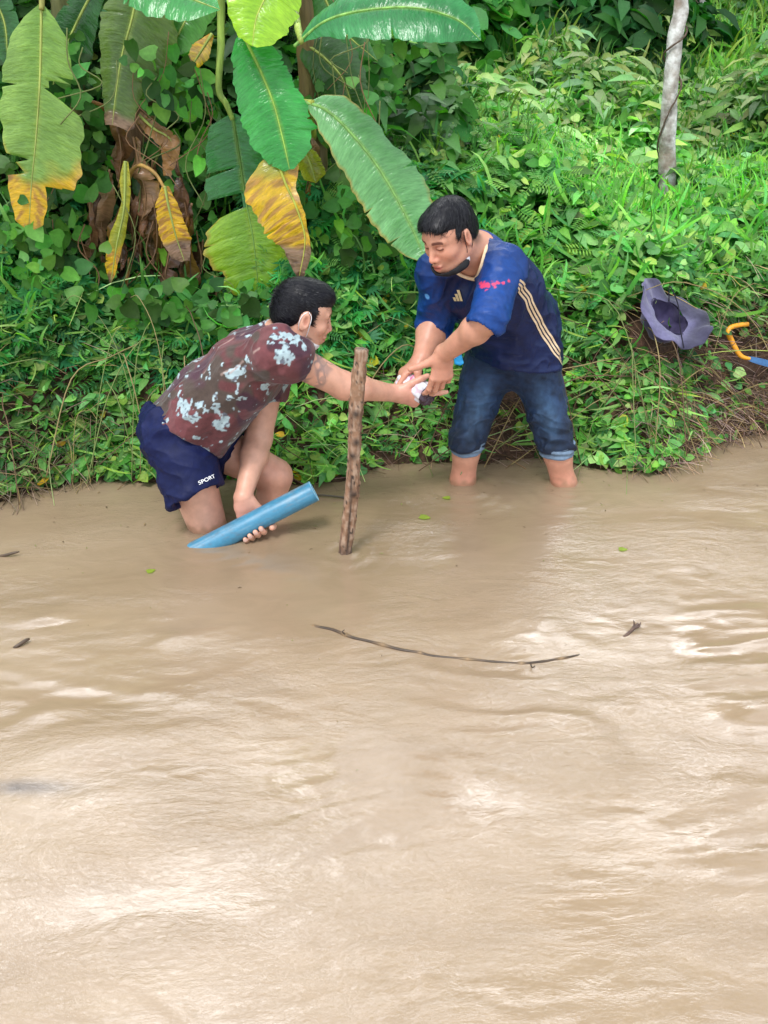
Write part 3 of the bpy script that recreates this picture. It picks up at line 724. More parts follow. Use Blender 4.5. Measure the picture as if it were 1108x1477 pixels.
def build_B():
    root = empty('person', (b['pel'][0], b['pel'][1] - .1, 0), 'standing person in blue jersey with cream side stripes and rolled-up jeans, leaning forward', 'person')
    P, tips = body_B()
    V, F = sdf_mesh(P, .0028); V = smooth_verts(V, F, 1, .4)
    c = skin_color(V, B_tone, [(b['wrL'] + (0, 0, -.06), .07, (.60, .28, .20), .5), (b['wrR'] + (-.02, 0, -.04), .07, (.60, .28, .20), .5), (b['wrL'] + (.06, -.05, .05), .05, (.58, .32, .22), .4),
                                      (b['knR'] + (0, 0, -.14), .09, (.62, .27, .19), .7), (b['knL'] + (0, 0, -.14), .09, (.62, .27, .19), .7), (b['head'] + (0, 0, .03), .06, (.62, .35, .24), .5)])
    c = face_paint(c, V, b['head'], b_fr, BH, B_tone)
    c = crease_shade(c, V, F); c = muddy(c, V)
    body = new_mesh('body', V, F, M_SKIN, None, col=c)
    fr = b_fr; T = lambda x, y, z: b['head'] + BH * (x * fr[0] + y * fr[1] + z * fr[2])
    V, F = sdf_mesh(hair_prims(b['head'], fr, BH, 1), .0028); V = add_disp(V, F, lambda v: (vnoise(v * 110, 3) - .5) * .002)
    hair = new_mesh('hair', V, F, M_HAIR)
    cr = T(.0, -.03, .12)
    def flow(p):
        L = (p - cr); f = L - np.outer(L @ fr[2], fr[2]) * .3 + fr[1] * .05 - fr[2] * .02 + fr[0] * -.02
        return f / (np.linalg.norm(f, axis=1, keepdims=True) + 1e-6)
    st = strands('hair_strands', V, normals(V, F), M_HAIR, None, 15000, .020, flow, lift=.06, jit=.08, w=.0006); st.parent = hair
    # black mask pulled under the chin
    mk = [ell(T(0, .034, -.090), (.0595, .056, .024), fr, k=.01), ell(T(0, .040, -.056), (.0545, .062, .044), fr, k=.003, op='s'), plane(-fr[1], T(0, .006, 0), .003), plane(nrm(fr[2] + fr[1] * .15), T(0, 0, -.066), .003)]
    V, F = sdf_mesh(mk, .002); V = add_disp(V, F, lambda v: (vnoise(v * 90, 3) - .5) * .003)
    msk = new_mesh('face_mask', V, F, M_MASKB)
    mb = MB()
    for s in (1, -1):
        for q in ([T(s * .061, .014, -.075), T(s * .076, .010, -.045), T(s * .082, .012, -.01), T(s * .079, .002, .02)], [T(s * .060, .006, -.088), T(s * .070, -.016, -.055), T(s * .080, -.028, -.015), T(s * .078, -.012, .018)]):
            lp = new_mesh('ear_loop', *tube(spline(q, 12), .0010, 6), M_MASKB); lp.parent = msk
    cl = [ell(T(-.0600, .008, -.078), (.006, .009, .014), fr, k=.002)]
    V, F = sdf_mesh(cl, .0015); cuff = new_mesh('mask_edge', V, F, M_WHITE); cuff.parent = msk
    # jersey
    S = b_lat; pel, ws, ch, nk = b['pel'], b['waist'], b['chest'], b['neck']
    low = J(742, 548, 3.19)
    SP = [prim(low + (0, 0, .0), ws, r=.172, d=.136, r2=.152, d2=.112, side=S, k=.03), prim(ws, ch, r=.152, d=.112, r2=.156, d2=.100, side=S, k=.03),
          prim(ch, nk - b_sp * .045, r=.156, d=.100, r2=.090, d2=.060, side=S, k=.03), prim(b['shR'], nk - b_sp * .012, r=.058, r2=.050, k=.03), prim(b['shL'], nk - b_sp * .012, r=.058, r2=.050, k=.03),
          prim(ch + b_fw * .05, ws + b_fw * .075, r=.11, d=.05, r2=.12, d2=.045, side=S, k=.05)]
    for sh, el, wr_, u in ((b['shR'], b['elR'], b['wrR'], .16), (b['shL'], b['elL'], b['wrL'], .0)):
        e2 = el + (wr_ - el) * u; dv = nrm(wr_ - el)
        if u == 0: e2 = el + nrm(wr_ - el) * .006; dv = nrm(nrm(el - sh) + nrm(wr_ - el) * .6)
        SP += [prim(sh, e2 if u == 0 else el, r=.058, r2=.051, k=.04), prim(el if u else e2 - dv * .01, e2, r=.051, r2=.049, k=.015), prim(e2 - dv * .002, e2 + dv * .12 if u else e2 + dv * .07, r=.045, k=.003, op='s')]
    nkc = b['head'] + BH * (-.022 * fr[1] - .058 * fr[2]); nd = nrm(b_sp * .80 + b_fw * .60); no = nk + b_fw * .020 - b_sp * .01
    nopen = prim(no + nd * .030, no + nd * .12, r=.064, d=.066, side=S, k=.003, op='s')
    hemz = plane((-.04, 0, -1), J(741, 531, 3.08), .004)
    SP += [nopen, prim(no + nd * .10, no + nd * .2, r=.075, k=.002, op='s'), hemz]
    V, F = sdf_mesh(SP, .0032)
    dn = -b_fw
    def wr(v):
        q = v - pel; t = q @ b_sp; y = q @ b_lat; n_ = q @ b_fw
        w1 = np.sin(46 * (t * .9 + y * .35) + 6 * fbm(v * 6, 4, 2)) * sst(.40, .62, fbm(v * 6, 8, 2))
        w2 = np.sin(85 * (t * .8 - y * .5) + 7 * fbm(v * 8, 14, 2)) * sst(.42, .62, fbm(v * 6, 23, 2))
        arm = np.exp(-(np.linalg.norm(v - b['elL'], axis=1) / .09) ** 2) + np.exp(-(np.linalg.norm(v - b['elR'], axis=1) / .09) ** 2)
        w3 = np.sin(120 * (v[:, 2] * .9 + v[:, 0] * .3) + 3 * fbm(v * 10, 2, 2)) * np.clip(arm, 0, 1)
        arm = np.clip(arm, 0, 1); return .0016 * w1 + .0012 * w2 + .0022 * w3 + (folds(v, b_lat + b_sp * .9, 15, .013, 1) + folds(v, b_lat - b_sp * .3, 16, .009, 5)) * (1 - .6 * arm) + folds(v, (1, .3, -.4), 26, .006, 9, th=.2) * arm
    V = add_disp(V, F, wr)
    c = np.tile((.004, .013, .068), (len(V), 1))
    dsL = [np.linalg.norm(V - s_ - np.clip((V - s_) @ (e_ - s_) / np.dot(e_ - s_, e_ - s_), 0, 1.3)[:, None] * (e_ - s_), axis=1) for s_, e_ in ((b['shL'], b['elL']), (b['shR'], b['elR']))]
    arm = np.maximum(sst(.085, .060, dsL[0]), sst(.085, .060, dsL[1]))
    c = c * (1 - arm[:, None]) + np.array((.004, .042, .20)) * arm[:, None]
    yk = sst(.17, .10, np.linalg.norm(V - nk, axis=1)) * sst(-.02, .03, (V - nk) @ dn); c = c * (1 - yk[:, None] * .7) + np.array((.004, .045, .20)) * yk[:, None] * .7
    c *= (.8 + .4 * fbm(V * 10, 3, 3))[:, None]
    def put(w, col):
        nonlocal c; w = np.clip(w, 0, 1)[:, None]; c = c * (1 - w) + np.asarray(col) * w
    # three cream stripes down the flank
    o = np.array([0, 0, CAMH])
    def surf(x, y, Y=3.0): return ray_hit(V, F, J(x, y, Y))
    line = [surf(x, y) for x, y in ((750, 409), (758, 424), (767, 442), (776, 460), (785, 478), (795, 493), (804, 507), (812, 521))]
    # pink print on the sleeve
    for (x, y, rx) in ((696, 413, .009), (704, 411, .008), (712, 410, .008), (719, 409, .007), (727, 408, .007), (735, 407, .005), (700, 417, .005), (716, 414, .005)):
        p = surf(x, y, 2.86); ds = np.linalg.norm((V - p) * np.array([1, .15, 1.7]), axis=1); put(sst(rx * 1.25, rx * .8, ds + (vnoise(V * np.array([120, 120, 260]), 3) - .5) * .012), (.60, .05, .13))
    p = surf(615, 428, 3.05); put(sst(.011, .008, np.linalg.norm(V - p, axis=1)), (.10, .30, .62))
    jersey = new_mesh('jersey', V, F, M_JERSEY, None, col=c)
    stripes = ribbon('side_stripe', line, .0062, (-.0105, 0, .0105), V, F, M_CREAM); stripes.parent = jersey
    # chest emblem: three slanted bars and a crest
    mbk = MB(); x0 = ray_hit(V, F, J(654, 434, 2.95)); x1 = ray_hit(V, F, J(668, 434, 2.95)); X_ = nrm(x1 - x0)
    i = np.argmin(np.linalg.norm(V - (x0 + x1) / 2, axis=1)); n_ = normals(V, F)[i]; Y_ = nrm(np.cross(n_, X_)); Y_ = Y_ * (1 if Y_[2] > 0 else -1)
    sz = np.linalg.norm(x1 - x0)
    for j, hgt in enumerate((.35, .65, 1.0)):
        xs = sz * (.05 + j * .31); 
        qd = [x0 + X_ * xs, x0 + X_ * (xs + sz * .24), x0 + X_ * (xs + sz * .24 - sz * hgt * .30) + Y_ * sz * hgt * .75, x0 + X_ * (xs - sz * hgt * .30) + Y_ * sz * hgt * .75]
        qd = [q + n_ * (np.mean((V[np.argsort(np.linalg.norm(V - q, axis=1))[:5]] - q) @ n_) + .002) for q in qd]
        mbk.add(qd, [[0, 1, 2, 3]])
    emb = mbk.build('chest_emblem', M_GOLD, None, smooth=False); emb.parent = jersey
    # cream collar band: a tube round the neck opening
    rimp = []
    ctr = no + nd * .030
    N = normals(V, F); dist = np.abs(np.linalg.norm(np.cross(V - (no + nd * .018 + b_fw * .030), nd), axis=1))
    s_ = nrm(b_lat - nd * b_lat.dot(nd)); m_ = np.cross(nd, s_)
    e = ev(dict(nopen), V.astype(np.float32)); rim = np.abs(e) < .0045
    ang = np.arctan2((V - ctr) @ m_, (V - ctr) @ s_)
    for k in range(36):
        a0 = -math.pi + 2 * math.pi * (k + .5) / 36; sel = rim & (np.abs((ang - a0 + math.pi) % (2 * math.pi) - math.pi) < .14)
        if sel.sum() > 2:
            pts = V[sel]; hgt = pts @ nd; rimp.append(pts[hgt > np.quantile(hgt, .75)].mean(0))
    rimp = np.array(rimp)
    for _ in range(2): rimp = (np.roll(rimp, 1, 0) + 2 * rimp + np.roll(rimp, -1, 0)) / 4
    rp = np.vstack([rimp, rimp[:1]]); rp = spline(rp, 80)
    ring = []; n = len(rp); Fq = []
    for k in range(n):
        out = nrm(rp[k] - rimp.mean(0) - nd * np.dot(rp[k] - rimp.mean(0), nd))
        for aa in np.linspace(0, 2 * math.pi, 8, endpoint=False): ring.append(rp[k] + out * (.0055 * math.cos(aa) + .0035) + nd * (.0115 * math.sin(aa) + .005))
    for k in range(n - 1):
        for j in range(8): Fq.append([k * 8 + j, k * 8 + (j + 1) % 8, (k + 1) * 8 + (j + 1) % 8, (k + 1) * 8 + j])
    collar = new_mesh('collar', np.array(ring), Fq, M_CREAM); collar.parent = jersey
    # jeans
    kR, kL = b['knR'], b['knL']; 
    JP = [prim(pel - b_sp * .02, pel + b_sp * .06, r=.145, d=.108, r2=.138, d2=.10, side=S, k=.03), prim(b['hipR'], kR + (0, 0, .02), r=.080, r2=.051, k=.035), prim(b['hipL'], kL + (0, 0, .02), r=.080, r2=.051, k=.035)]
    JP += [prim(kR + (0, 0, .02), kR + (0, 0, -.015), r=.053, r2=.052, k=.02), prim(kL + (0, 0, .02), kL + (0, 0, -.015), r=.053, r2=.052, k=.02)]
    mid = J(738, 560, 3.18)
    V, F = sdf_mesh(JP + [plane((0, 0, -1), kR + (0, 0, .012), .004)], .0032)
    def wj(v):
        z = v[:, 2]; near = sst(.32, .20, z)
        w1 = np.sin(150 * (z + .25 * v[:, 0] * np.where(v[:, 0] > mid[0], 1, -1)) + 7 * fbm(v * 9, 4, 2)) * near * sst(.35, .6, fbm(v * 8, 8, 2) + .1)
        w2 = np.sin(60 * (z * .7 + v[:, 0] * .6) + 7 * fbm(v * 7, 14, 2)) * sst(.45, .62, fbm(v * 6, 23, 2))
        side_ = np.where(v[:, 0] > mid[0], 1., -1.); return .0022 * w1 + .0016 * w2 + folds(v * np.stack([side_, 1 + 0 * side_, 1 + 0 * side_], 1), (1, .3, -.35), 24, .013, 3, th=.25) * (.45 + .55 * near) + folds(v, (.25, .1, 1), 16, .007, 7) + (fbm(v * 24, 2, 3) - .5) * .003
    V = add_disp(V, F, wj); N = normals(V, F)
    c = np.tile((.010, .032, .092), (len(V), 1))
    fade = np.zeros(len(V))
    for hp_, kn in ((b['hipR'], kR), (b['hipL'], kL)):
        q = V - hp_; ax = kn - hp_; t = q @ ax / ax.dot(ax); dv = q - t[:, None] * ax
        lat = dv[:, 0]; front = sst(-.2, -.9, N[:, 1]); fade = np.maximum(fade, np.exp(-((t - .55) / .30) ** 2 - ((lat + .005) / .035) ** 2) * front * (np.linalg.norm(dv, axis=1) < .12))
    w = np.clip(fade * (.4 + 1.0 * fbm(V * np.array([60, 60, 25]), 5, 3)), 0, 1)[:, None]; c = c * (1 - w) + np.array((.065, .15, .29)) * w
    c *= (.30 + 1.4 * fbm(V * 42, 3, 3))[:, None]
    wet = sst(.27, .20, V[:, 2] + (fbm(V * 12, 6, 2) - .5) * .08)[:, None]; c = c * (1 - .45 * wet) * .8
    jeans = new_mesh('jeans', V, F, M_DENIM, None, col=c)
    cuffs = []
    for kn, tl in ((kR, 0), (kL, .10)):
        ax = nrm((tl * .8, .06, -1)); kn = kn + (0, 0, .032); q0 = kn - ax * .002; q1 = kn + ax * .034
        V, F = sdf_mesh([prim(q0, q1, r=.0590, r2=.0560, k=.01), prim(q1 - ax * .01, q1 + ax * .12, r=.0495, k=.003, op='s'), plane(ax, q1, .004), plane(-ax, q0, .004)], .003)
        V = add_disp(V, F, lambda v: .003 * np.sin(v[:, 2] * 330 + 4 * fbm(v * 20, 1, 2)) + (fbm(v * 35, 2, 2) - .5) * .008)
        c = np.tile((.15, .22, .31), (len(V), 1)) * (.7 + .6 * fbm(V * 40, 3, 3))[:, None]
        o_ = new_mesh('trouser_cuff', V, F, M_DENIM, None, col=c); o_.parent = jeans
    adopt(root, [body, hair, msk, jersey, jeans])
    return root
M_GOLD = simple_mat('gold_print', (.55, .42, .22), .5, .4); M_CREAM = simple_mat('cream_rib', (.72, .55, .36), .8, .2, 300, .15)
# ------------------------------------------------------------------ held things
def build_held():
    # white packet with pink marks between the three hands
    A0, A1 = J(583, 548, 3.03), J(617, 569, 2.975); ax = nrm(A1 - A0); c = (A0 + A1) / 2
    s = nrm(np.cross(ax, (0, 0, 1))); u = np.cross(s, ax)
    V, F = sdf_mesh([prim(A0, A1, r=.033, d=.030, r2=.036, d2=.033, side=s, k=.006), plane(-ax, A0 - ax * .012, .006), plane(ax, A1 + ax * .014, .006)], .0022)
    L = (V - c); t = L @ ax; th = np.arctan2(L @ u, L @ s)
    V2 = add_disp(V, F, lambda v: .0016 * np.sin(th * 9 + t * 60) + (fbm(v * 60, 3, 2) - .5) * .003)
    col = np.tile((.70, .72, .78), (len(V), 1))
    w = sst(.004, .002, np.abs(np.abs(t + .004) - .012 + .004 * np.sin(th * 3)))[:, None]; col = col * (1 - w) + np.array((.70, .10, .28)) * w
    w = (sst(.55, .62, fbm(V * 60, 9, 2)) * .5)[:, None]; col = col * (1 - w) + np.array((.75, .42, .55)) * w
    w = sst(.040, .043, t)[:, None]; col = col * (1 - w) + np.array((.05, .03, .05)) * w
    o = new_mesh('packet', V2, F, attr_mat('printed_film', .25, .6, 90, .25, .15), None, col=col)
    tag(o, 'small white packet with pink marks passed between the two people\'s hands', 'packet')
    V, F = sdf_mesh([prim(J(660, 505, 3.02), J(662, 523, 3.02), r=.011, d=.006, r2=.015, d2=.007, side=(1, 0, 0), k=.004)], .0016)
    o = new_mesh('pouch', add_disp(V, F, lambda v: (fbm(v * 90, 3, 2) - .5) * .006), F, simple_mat('blue_film', (.01, .33, .72), .3, .5, 60, .2)); tag(o, 'bright blue plastic pouch dangling at the hip of the standing person', 'pouch')
    # blue pipe
    e0, dv = pipe_e0, pipe_dv; e1 = pipe_e1 - dv * .22
    root = empty('pipe', (e0 + e1) / 2, 'faded blue plastic pipe, one end dipping into the muddy water', 'pipe')
    r = PIPE_R; n = 40; s = nrm(np.cross(dv, (0, 0, 1))); u = np.cross(s, dv); L = np.linalg.norm(e0 - e1)
    m = 60; V = []; F = []
    prof = [(r, i / m * L) for i in range(m + 1)] + [(r - .0006, L + .0008), (r - .0032, L + .0008), (r - .0038, L)] + [(r - .0038, L - .25)]
    for rr, t in prof:
        for j in range(n):
            aa = 2 * math.pi * j / n; V.append(e1 + dv * t + (s * math.cos(aa) + u * math.sin(aa)) * rr)
    for i in range(len(prof) - 1):
        for j in range(n): F.append([i * n + j, i * n + (j + 1) % n, (i + 1) * n + (j + 1) % n, (i + 1) * n + j])
    V = np.array(V); F = np.array(F)[:, ::-1]
    rad = np.linalg.norm((V - e1) - ((V - e1) @ dv)[:, None] * dv, axis=1); inner = rad < r - .002
    t = (V - e1) @ dv; up = ((V - e1) @ u) / r
    c = np.tile((.025, .20, .34), (len(V), 1))
    n1 = fbm(np.stack([t * 12, up * 6, ((V - e1) @ s) * 200], 1), 3, 4); w = (sst(.45, .75, n1) * .55 * sst(-.3, .8, up) + .12)[:, None]; c = c * (1 - w) + np.array((.22, .34, .42)) * w
    w = (sst(.55, .7, fbm(np.stack([t * 60, up * 9, 0 * t], 1), 8, 4)) * .35)[:, None]; c = c * (1 - w) + np.array((.10, .13, .16)) * w
    lo = (sst(.20, .0, V[:, 2]) * sst(0, 1, -t + L * .45) * .5)[:, None] * sst(-.2, .9, up)[:, None]; c = c * (1 - lo) + np.array((.28, .30, .22)) * lo
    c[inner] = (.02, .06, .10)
    p = new_mesh('tube', V, F, attr_mat('pipe_plastic', .38, .5, 60, .12, .3), None, col=c); adopt(root, [p])
    ringV, ringF = [], []
    for q, (rr, tt) in enumerate([(r + .0002, L), (r - .0004, L + .0022), (r - .0034, L + .0022), (r - .0044, L)]):
        for j in range(n):
            aa = 2 * math.pi * j / n; ringV.append(e1 + dv * tt + (s * math.cos(aa) + u * math.sin(aa)) * rr)
    for i in range(3):
        for j in range(n): ringF.append([i * n + j, (i + 1) * n + j, (i + 1) * n + (j + 1) % n, i * n + (j + 1) % n])
    rim = new_mesh('rim', ringV, ringF, simple_mat('pipe_cut_edge', (.20, .42, .55), .5, .4)); adopt(root, [rim])
# ================================================================== SETTING
def bank_h(x, y):
    """ground height; water is z = 0"""
    x = np.asarray(x, float); y = np.asarray(y, float)
    e = 3.23 + .10 * np.sin(x * 1.3 + .4) + .33 * sst(.9, 1.6, x) - .12 * sst(-.5, -1.6, x) + .06 * np.sin(x * 5.1) + .03 * np.sin(x * 11.3 + 1)
    t = y - e
    P3 = np.stack([x * 3, y * 3, 0 * x], -1)
    n = fbm(P3, 61, 3) - .5
    z = -.35 + .35 * sst(-1.3, -.02, t) + (.40 * sst(0, .42, t) + .03 * sst(0, .04, t))
    z = z + .17 * np.maximum(t - .35, 0) + .05 * np.maximum(t - 6.5, 0) ** 1.3 + n * .14 * sst(0, .5, t) + .02 * np.maximum(-x, 0) * sst(.5, 1.5, t)
    z = z + 1.15 * sst(.45, 1.9, t) * sst(.25, -.75, x) * (1 - sst(3.5, 9, t) * .6)
    return z
def edge_y(x): return 3.23 + .10 * np.sin(x * 1.3 + .4) + .33 * sst(.9, 1.6, x) - .12 * sst(-.5, -1.6, x) + .06 * np.sin(x * 5.1) + .03 * np.sin(x * 11.3 + 1)
def build_ground():
    xs = np.concatenate([np.linspace(-60, -4, 30), np.linspace(-3.8, 3.8, 230), np.linspace(4, 60, 30)])
    ys = np.concatenate([np.linspace(-20, 1.4, 20), np.linspace(1.6, 5.2, 170), np.linspace(5.3, 12, 60), np.linspace(12.5, 120, 40)])
    X, Y = np.meshgrid(xs, ys); Z = bank_h(X, Y)
    Z = np.where(Y > 12.5, bank_h(X, np.minimum(Y, 12.5)) + (Y - 12.5) * .10, Z)
    V = np.stack([X, Y, Z], -1).reshape(-1, 3); nx = len(xs)
    i = (np.arange(len(ys) - 1)[:, None] * nx + np.arange(nx - 1)[None]).ravel()
    F = np.stack([i, i + 1, i + nx + 1, i + nx], 1)
    d = fbm(V * 14, 5, 4) - .5; inn = (np.abs(V[:, 0]) < 4) & (V[:, 1] < 5.2); V[inn, 2] += d[inn] * .05 * sst(-.05, .2, V[inn, 1] - edge_y(V[inn, 0]))
    t = NT('soil'); n1 = t.noise(9, 6); n2 = t.noise(60, 6)
    c = t.ramp(n1, [(.3, (.035, .021, .014)), (.55, (.085, .047, .030)), (.75, (.15, .080, .050))])
    t.base(t.mix(.8, c, t.ramp(n2, [(.3, (.4, .4, .4)), (.7, (1.6, 1.5, 1.4))]), 'MULTIPLY'), .8, .3); t.bump(n2, .8, .02)
    tag(new_mesh('ground', V, F, t.m), kind='structure')
def build_water():
    # displaced sheet, finer where near
    xs = np.concatenate([np.linspace(-60, -2.6, 12), np.linspace(-2.4, 2.6, 500), np.linspace(2.8, 60, 12)])
    ys = np.concatenate([np.linspace(-30, .2, 12), np.linspace(.3, 4.0, 380)])
    X, Y = np.meshgrid(xs, ys)
    Z = np.zeros_like(X)
    P = np.stack([X, Y, 0 * X], -1)
    w = fbm(P * 1.6, 21, 2) - .5
    amp = .35 + .65 * sst(3.1, 1.6, Y)
    # gentle swell running across the flow, stronger to the right
    ph = (Y * 1.0 + X * .18 + w * .55)
    right = sst(-.1, .5, X) * (1 - sst(1.3, 2.2, X)) * sst(1.25, 1.55, Y) * (1 - sst(2.2, 2.5, Y))
    wp = np.stack([fbm(P * 2.1, 51, 2), fbm(P * 2.1, 52, 2), 0 * X], -1) - .5
    def ridge(sx, sy, rot, sd):
        c, s_ = math.cos(rot), math.sin(rot); Q = np.stack([(c * X + s_ * Y) * sx, (-s_ * X + c * Y) * sy, 0 * X], -1) + wp * np.array([1.2, 2.6, 0])
        n = vnoise(Q, sd); n2 = vnoise(Q * 2.07 + 3, sd + 1); return (1 - np.abs(2 * n - 1)) ** 1.5 + .35 * (1 - np.abs(2 * n2 - 1)) ** 1.5
    Z += .0095 * ridge(2.6, 14, .10, 61) * right * sst(.34, .62, fbm(P * np.array([3.2, 5, 1]) + 4, 5, 2))
    left = np.exp(-((X + .72) / .34) ** 2) * sst(1.55, 1.8, Y) * (1 - sst(2.25, 2.5, Y))
    Z += .0085 * ridge(4.0, 12, .35, 71) * left * sst(.40, .62, fbm(P * np.array([4, 5, 1]) + 9, 6, 2))
    Z += .0030 * ridge(3.0, 9, -.25, 81) * amp * sst(.30, .70, fbm(P * 1.7 + 2, 7, 2)) * sst(3.0, 2.2, Y)
    Z += .0014 * ridge(9, 30, .15, 91) * amp
    # eddy rings round the stake, legs and branch
    for cx, cy, r_ in ((W(499, 797)[0], W(499, 797)[1], .06), (W(668, 703)[0], W(668, 703)[1], .09), (W(816, 706)[0], W(816, 706)[1], .09), (W(300, 770)[0], W(300, 770)[1], .12), (W(730, 950)[0], W(730, 950)[1], .08), (W(890, 925)[0], W(890, 925)[1], .05)):
        D = np.hypot(X - cx, (Y - cy)); Z += (.0022 if cy > W(0, 850)[1] else .0007) * np.sin(D * 110) * np.exp(-(D / (r_ * 1.6)) ** 2)
    V = np.stack([X, Y, Z], -1).reshape(-1, 3); nx = len(xs)
    i = (np.arange(len(ys) - 1)[:, None] * nx + np.arange(nx - 1)[None]).ravel()
    F = np.stack([i, i + 1, i + nx + 1, i + nx], 1)
    t = NT('muddy_water'); co = t.co('Object')
    mp = t.n('ShaderNodeMapping'); mp.inputs['Scale'].default_value = (1, 2.1, 1); t.l(co, mp.inputs[0]); v = mp.outputs[0]
    big = t.noise(.9, 4, .5, v, 1.2); mid = t.noise(5, 5, .6, v, 1.5)
    c = t.ramp(big, [(.25, (.32, .228, .142)), (.5, (.385, .280, .182)), (.75, (.445, .335, .225))])
    c = t.mix(.30, c, t.ramp(mid, [(.3, (.80, .78, .74)), (.7, (1.15, 1.14, 1.12))]), 'MULTIPLY')
    fine = t.noise(48, 5, .6, v, .8); fine2 = t.noise(150, 3, .5, v, .4)
    h = t.math('ADD', t.math('MULTIPLY', mid, .55), t.math('ADD', t.math('MULTIPLY', fine, .20), t.math('MULTIPLY', fine2, .07)))
    bm = t.n('ShaderNodeBump'); bm.inputs['Strength'].default_value = .6; bm.inputs['Distance'].default_value = .010; t.l(t.math('MULTIPLY', h, t.maprange(t.noise(1.6, 3, .5, v, .8), .35, .65, .25, 1.5)), bm.inputs['Height'])
    # silt scatters light evenly: its shading ignores the ripples, only the mirror part follows them
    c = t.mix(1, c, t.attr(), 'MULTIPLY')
    upn = t.n('ShaderNodeCombineXYZ'); upn.inputs[2].default_value = 1
    df = t.n('ShaderNodeBsdfDiffuse'); t.l(c, df.inputs['Color']); t.l(upn.outputs[0], df.inputs['Normal'])
    tr = t.n('ShaderNodeBsdfTransparent'); tr.inputs[0].default_value = (.93, .86, .74, 1); mx = t.n('ShaderNodeMixShader'); mx.inputs[0].default_value = .74
    t.l(tr.outputs[0], mx.inputs[1]); t.l(df.outputs[0], mx.inputs[2])
    gl = t.n('ShaderNodeBsdfGlossy'); gl.inputs['Roughness'].default_value = .02; t.l(bm.outputs[0], gl.inputs['Normal'])
    fr = t.n('ShaderNodeFresnel'); fr.inputs['IOR'].default_value = 1.72; t.l(bm.outputs[0], fr.inputs['Normal'])
    m3 = t.n('ShaderNodeMixShader'); t.l(fr.outputs[0], m3.inputs[0]); t.l(mx.outputs[0], m3.inputs[1]); t.l(gl.outputs[0], m3.inputs[2]); t.l(m3.outputs[0], t.out.inputs['Surface'])
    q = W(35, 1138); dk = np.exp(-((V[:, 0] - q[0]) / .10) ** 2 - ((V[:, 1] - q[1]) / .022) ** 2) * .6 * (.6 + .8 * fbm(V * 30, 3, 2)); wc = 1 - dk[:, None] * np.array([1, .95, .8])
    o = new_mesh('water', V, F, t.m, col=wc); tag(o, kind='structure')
    # deeper layers of suspended silt (same object, second material)
    me = o.data
    t2 = NT('silt'); c2 = t2.ramp(t2.noise(.9, 4, .5), [(.25, (.32, .228, .142)), (.5, (.385, .280, .182)), (.75, (.445, .335, .225))])
    t2.base(c2, .9, .0); tr2 = t2.n('ShaderNodeBsdfTransparent'); tr2.inputs[0].default_value = (.93, .86, .74, 1); m2 = t2.n('ShaderNodeMixShader'); m2.inputs[0].default_value = .55
    t2.l(tr2.outputs[0], m2.inputs[1]); t2.l(t2.b.outputs[0], m2.inputs[2]); t2.l(m2.outputs[0], t2.out.inputs['Surface'])
    t3 = NT('silt_deep'); t3.base(t3.ramp(t3.noise(.9, 4, .5), [(.25, (.32, .228, .142)), (.5, (.385, .280, .182)), (.75, (.445, .335, .225))]), .9, .0)
    for nm, z, m in (('silt_layer', -.012, t2.m), ('silt_layer', -.026, t2.m), ('silt_layer', -.045, t3.m)):
        V2 = np.array([(-60, -30, z), (60, -30, z), (60, 4.0, z), (-60, 4.0, z)]); q = new_mesh('water_depth', V2, [[0, 1, 2, 3]], m, o)
